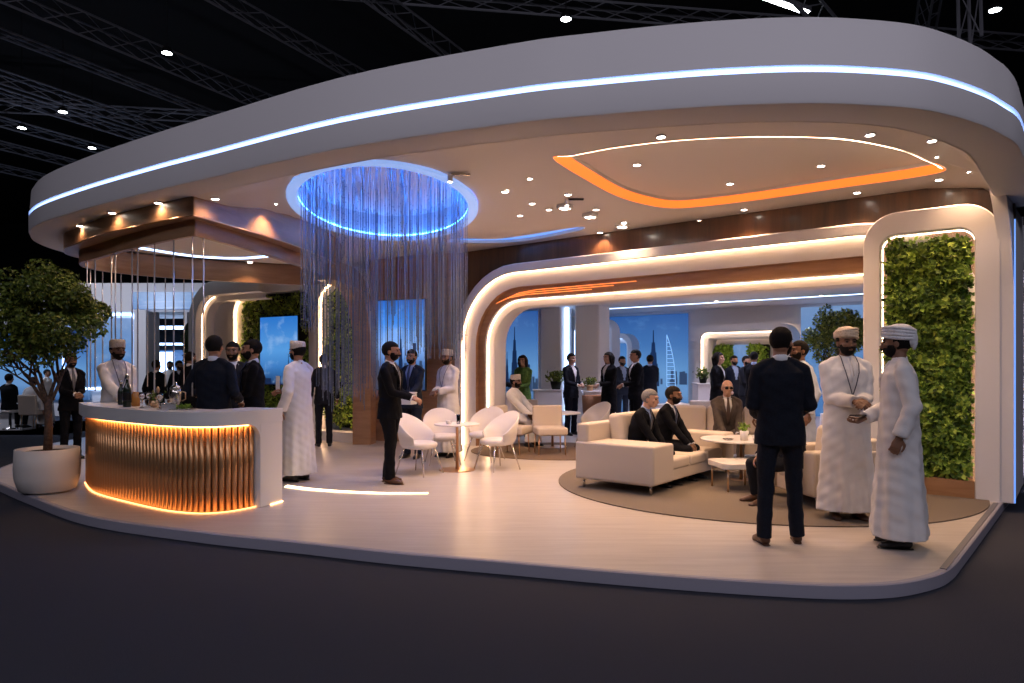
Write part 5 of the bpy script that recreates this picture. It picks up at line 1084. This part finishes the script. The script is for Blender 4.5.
x, y = Q(700, 12.6); sidechair('pale side chair behind the rear sofa', x + .2, y + .4, -20, .6)
# ---------------------------------------------------------------- the neighbouring stand at the far left
def slab(px0, px1, py0, py1, Y, d, mat_, parent, name, bev=0.0, ref=None):
    x0, x1 = Q(px0, Y)[0], Q(px1, Y)[0]; z0, z1 = zat(py1, Y), zat(py0, Y); z0 = max(z0, -.1)
    return MB().box(((x0 + x1) / 2, Y + d / 2, (z0 + z1) / 2), (x1 - x0, d, z1 - z0)).build(name, M[mat_], parent, bevel=bev)
ns = tag(bpy.data.objects.new('exhibition_stand', None), 'neighbouring white exhibition stand with blue screens behind the bar', 'exhibition stand'); COL.objects.link(ns)
slab(86, 215, 283, 312, 21.0, 1.2, 'plaster_white', ns, 'fascia'); slab(132, 203, 292, 309, 20.9, .1, 'sky_pale', ns, 'fascia_recess_glow'); slab(-200, 96, 283, 312, 21.3, 1.2, 'plaster_white', ns, 'fascia')  # the fascia recess has its blue light put in as a glowing panel
slab(134, 146, 310, 460, 20.8, .8, 'plaster_white', ns, 'pillar'); slab(-200, 134, 311, 460, 21.4, .3, 'plaster_white', ns, 'back_wall')
slab(88, 131, 318, 386, 21.25, .1, 'sky_pale', ns, 'screen'); slab(-60, 88, 330, 400, 21.2, .1, 'mural_sky', ns, 'screen')
r = ringloop(*[Q(60, 21)[0], Q(135, 21)[0], zat(390, 21), zat(313, 21)], .25); o = loftloops([np.stack([r[:, 0], np.full(len(r), y_), r[:, 1]], 1) for y_ in (21.1, 21.25)]); rr_ = ringloop(*[Q(60, 21)[0], Q(135, 21)[0], zat(390, 21), zat(313, 21)], .25, .07)
loftloops([np.stack([r[:, 0], np.full(len(r), 21.2), r[:, 1]], 1), np.stack([r[:, 0], np.full(len(r), 21.1), r[:, 1]], 1), np.stack([rr_[:, 0], np.full(len(r), 21.1), rr_[:, 1]], 1)]).build('light_frame', M['led_cool'], ns)
slab(146, 216, 312, 318, 24, .3, 'plaster_white', ns, 'beam'); slab(146, 190, 326, 329, 23.5, .2, 'led_cool', ns, 'light_strip'); slab(146, 190, 343, 345, 25, .2, 'led_cool', ns, 'light_strip'); slab(140, 220, 316, 350, 27, .3, 'charcoal_cloth', ns, 'back_wall'); slab(140, 220, 349, 420, 27.2, .3, 'mural_sky', ns, 'screen'); slab(158, 172, 352, 392, 26.5, .2, 'led_cool', ns, 'light_panel')
slab(184, 187, 312, 430, 20.5, .4, 'plaster_white', ns, 'pillar')
slab(-150, 60, 441, 448, 15.6, 4.0, 'plaster_white', ns, 'deck'); lamp('AREA', (-13, 15.5, 3.6), 160, (.75, .8, 1), .6, (math.radians(-75), 0, 0), name='stand_fill_lamp').rotation_euler = (math.radians(80), 0, 0)  # area lamp added to brighten this stand's fascia
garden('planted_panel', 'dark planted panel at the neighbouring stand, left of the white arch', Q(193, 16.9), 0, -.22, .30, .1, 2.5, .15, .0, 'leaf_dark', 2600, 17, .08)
ps = tag(bpy.data.objects.new('reception_desk', None), 'white desk of the neighbouring stand at the left edge', 'desk'); COL.objects.link(ps); slab(-40, 22, 412, 436, 16.6, .5, 'plaster_white', ps, 'body', .02); slab(-42, 24, 410, 413, 16.55, .6, 'white_gloss', ps, 'worktop')
x, y = Q(9, 15.9); person('distant seated person in black at the left edge', x, y, 178, 1.62, top='black_cloth', lod=2, seat=.45, L=f_, R=g_, beard=False); t = thing('stool', 'round stool under the seated person in black at the left edge', 'stool', (x, y + .04, 0)); MB().lathe([(.17, .38), (.18, .41), (.17, .44)], n=20).build('seat', M['chair_white'], t, True); MB().lathe([(.16, 0), (.15, .02), (.03, .03), (.03, .38)], n=20).build('base', M['metal_chrome'], t, True)
x, y = Q(33, 15.9); person('distant seated person in white with brown hair near the tree', x, y, 178, 1.52, 'robe', 'robe_white', lod=2, seat=.45, beard=False, hair='hair_brown'); sidechair('white chair under the seated person in white near the tree', x, y + .06, 178, .42)
x, y = Q(47, 17.2); person('distant person in white partly behind the tree trunk', x, y, 90, 1.35, 'robe', 'robe_white', lod=2, beard=False)
# right edge: another stand
n2 = tag(bpy.data.objects.new('exhibition_stand', None), 'white and blue exhibition stand at the right edge of the hall', 'exhibition stand'); COL.objects.link(n2)
slab(1015, 1100, 225, 470, 15, .4, 'plaster_white', n2, 'back_wall'); slab(1017, 1100, 330, 398, 14.9, .1, 'sky_pale', n2, 'screen'); slab(1016, 1100, 398, 455, 14.6, .3, 'mural_sky', n2, 'counter_front'); slab(1015, 1100, 466, 470, 11.0, .6, 'plaster_white', n2, 'deck_edge')
# ---------------------------------------------------------------- hall rigging
def truss(label, p0, p1, w=.35, cat='truss'):
    t = thing('roof_truss', label, cat, (0, 0, 0), 0, 'trusses under the hall roof'); p0, p1 = np.array(p0, float), np.array(p1, float); d = vnorm(p1 - p0); s_ = vnorm(np.cross(d, (0, 0, 1))); L = np.linalg.norm(p1 - p0); mb = MB()
    cs = [s_ * w / 2, -s_ * w / 2, np.array([0, 0, -w * .8])]
    for c in cs: mb.tube([p0 + c, p1 + c], .028, 6)
    n = int(L / .7)
    for i in range(n):
        a, b = p0 + d * L * i / n, p0 + d * L * (i + 1) / n
        for j in range(3): mb.tube([a + cs[j], b + cs[(j + 1) % 3]], .012, 4)
    o = mb.build('lattice', M['truss_dark'], t); return t
ang = math.radians(-39); dv = np.array([math.cos(ang), math.sin(ang), 0]); nv = np.array([-dv[1], dv[0], 0])
vd = vnorm([.46, .888]); k_ = 0
for px, py, z, w_, lb in ((44, 0, 8.8, .5, 'long roof truss crossing the top left corner of the hall'), (232, 0, 8.8, .35, 'roof truss meeting the top edge above the bar'), (385, 0, 8.8, .4, 'roof truss meeting the top edge above the oval recess'), (0, 30, 8.9, .2, 'roof truss highest at the left edge'), (0, 72, 8.8, .35, 'roof truss second highest at the left edge'), (0, 90, 8.6, .3, 'roof truss third highest at the left edge'), (0, 118, 8.6, .3, 'roof truss fourth highest at the left edge'), (0, 142, 8.8, .3, 'roof truss fifth highest at the left edge'), (0, 165, 8.6, .3, 'roof truss lowest at the left edge'), (930, 0, 8.8, .4, 'roof truss above the right end of the canopy')):
    p = Q(px, FPX * (z - EYE) / (HY - py)); a_ = p - vd * 5; b_ = p + vd * 24; truss(lb, (*a_, z), (*b_, z), w_)
for off, z, lb in ((13, 9.1, 'cross truss under the roof, the nearer one'), (21, 9.1, 'cross truss under the roof, the farther one')): truss(lb, (-24, off - 2, z), (16, off + 4, z), .35)
truss('short lit truss crossing above the middle of the canopy', (3.6, 10.0, 7.35), (5.6, 12.5, 7.6), .35); truss('short truss hanging above the right end of the canopy', (7.2, 11.0, 6.6), (7.4, 11.4, 9.2), .3)
def hall_light(label, px, py, z=7.6, s=.10, e=60):
    x, y = Q(px, FPX * (z - EYE) / (HY - py)); t = thing('hall_light', label, 'hall light', (x, y, z)); MB().lathe([(s, 0), (s * 1.05, .02), (s * .9, .09), (s * .2, .12)], n=20).build('housing', M['black_plastic'], t, True); MB().lathe([(s * .9, -.006), (s * .9, .004)], n=18).build('lens', M['hall_lamp_face'], t); MB().tube([(0, 0, .1), (0, 0, 11.1 - z)], .008, 6).build('hanger', M['black_plastic'], t); lamp('SPOT', (0, 0, -.05), e, (.85, .9, 1), .15, spot=120).parent = t
for px, py, lb in ((167, 53, 'bright lamp under the roof above the left half of the canopy'), (63, 112, 'lamp under the roof at the upper left, between its two neighbours'), (22, 128, 'leftmost lamp under the roof'), (92, 148, 'lamp under the roof just above the canopy\'s left end'), (566, 19, 'bright lamp under the roof above the middle of the canopy'), (995, 10, 'lamp under the roof at the upper right corner')): hall_light(lb, px, py)
x, y = Q(785, FPX * 6.2 / 364); t = thing('tube_light', 'long white tube light at the top edge above the canopy', 'hall light', (x, y + .1, 7.66), .5); MB().box((0, 0, .05), (1.3, .14, .08)).build('housing', M['duct_grey'], t); MB().box((0, 0, .0), (1.25, .1, .02)).build('tube', M['hall_lamp_face'], t)
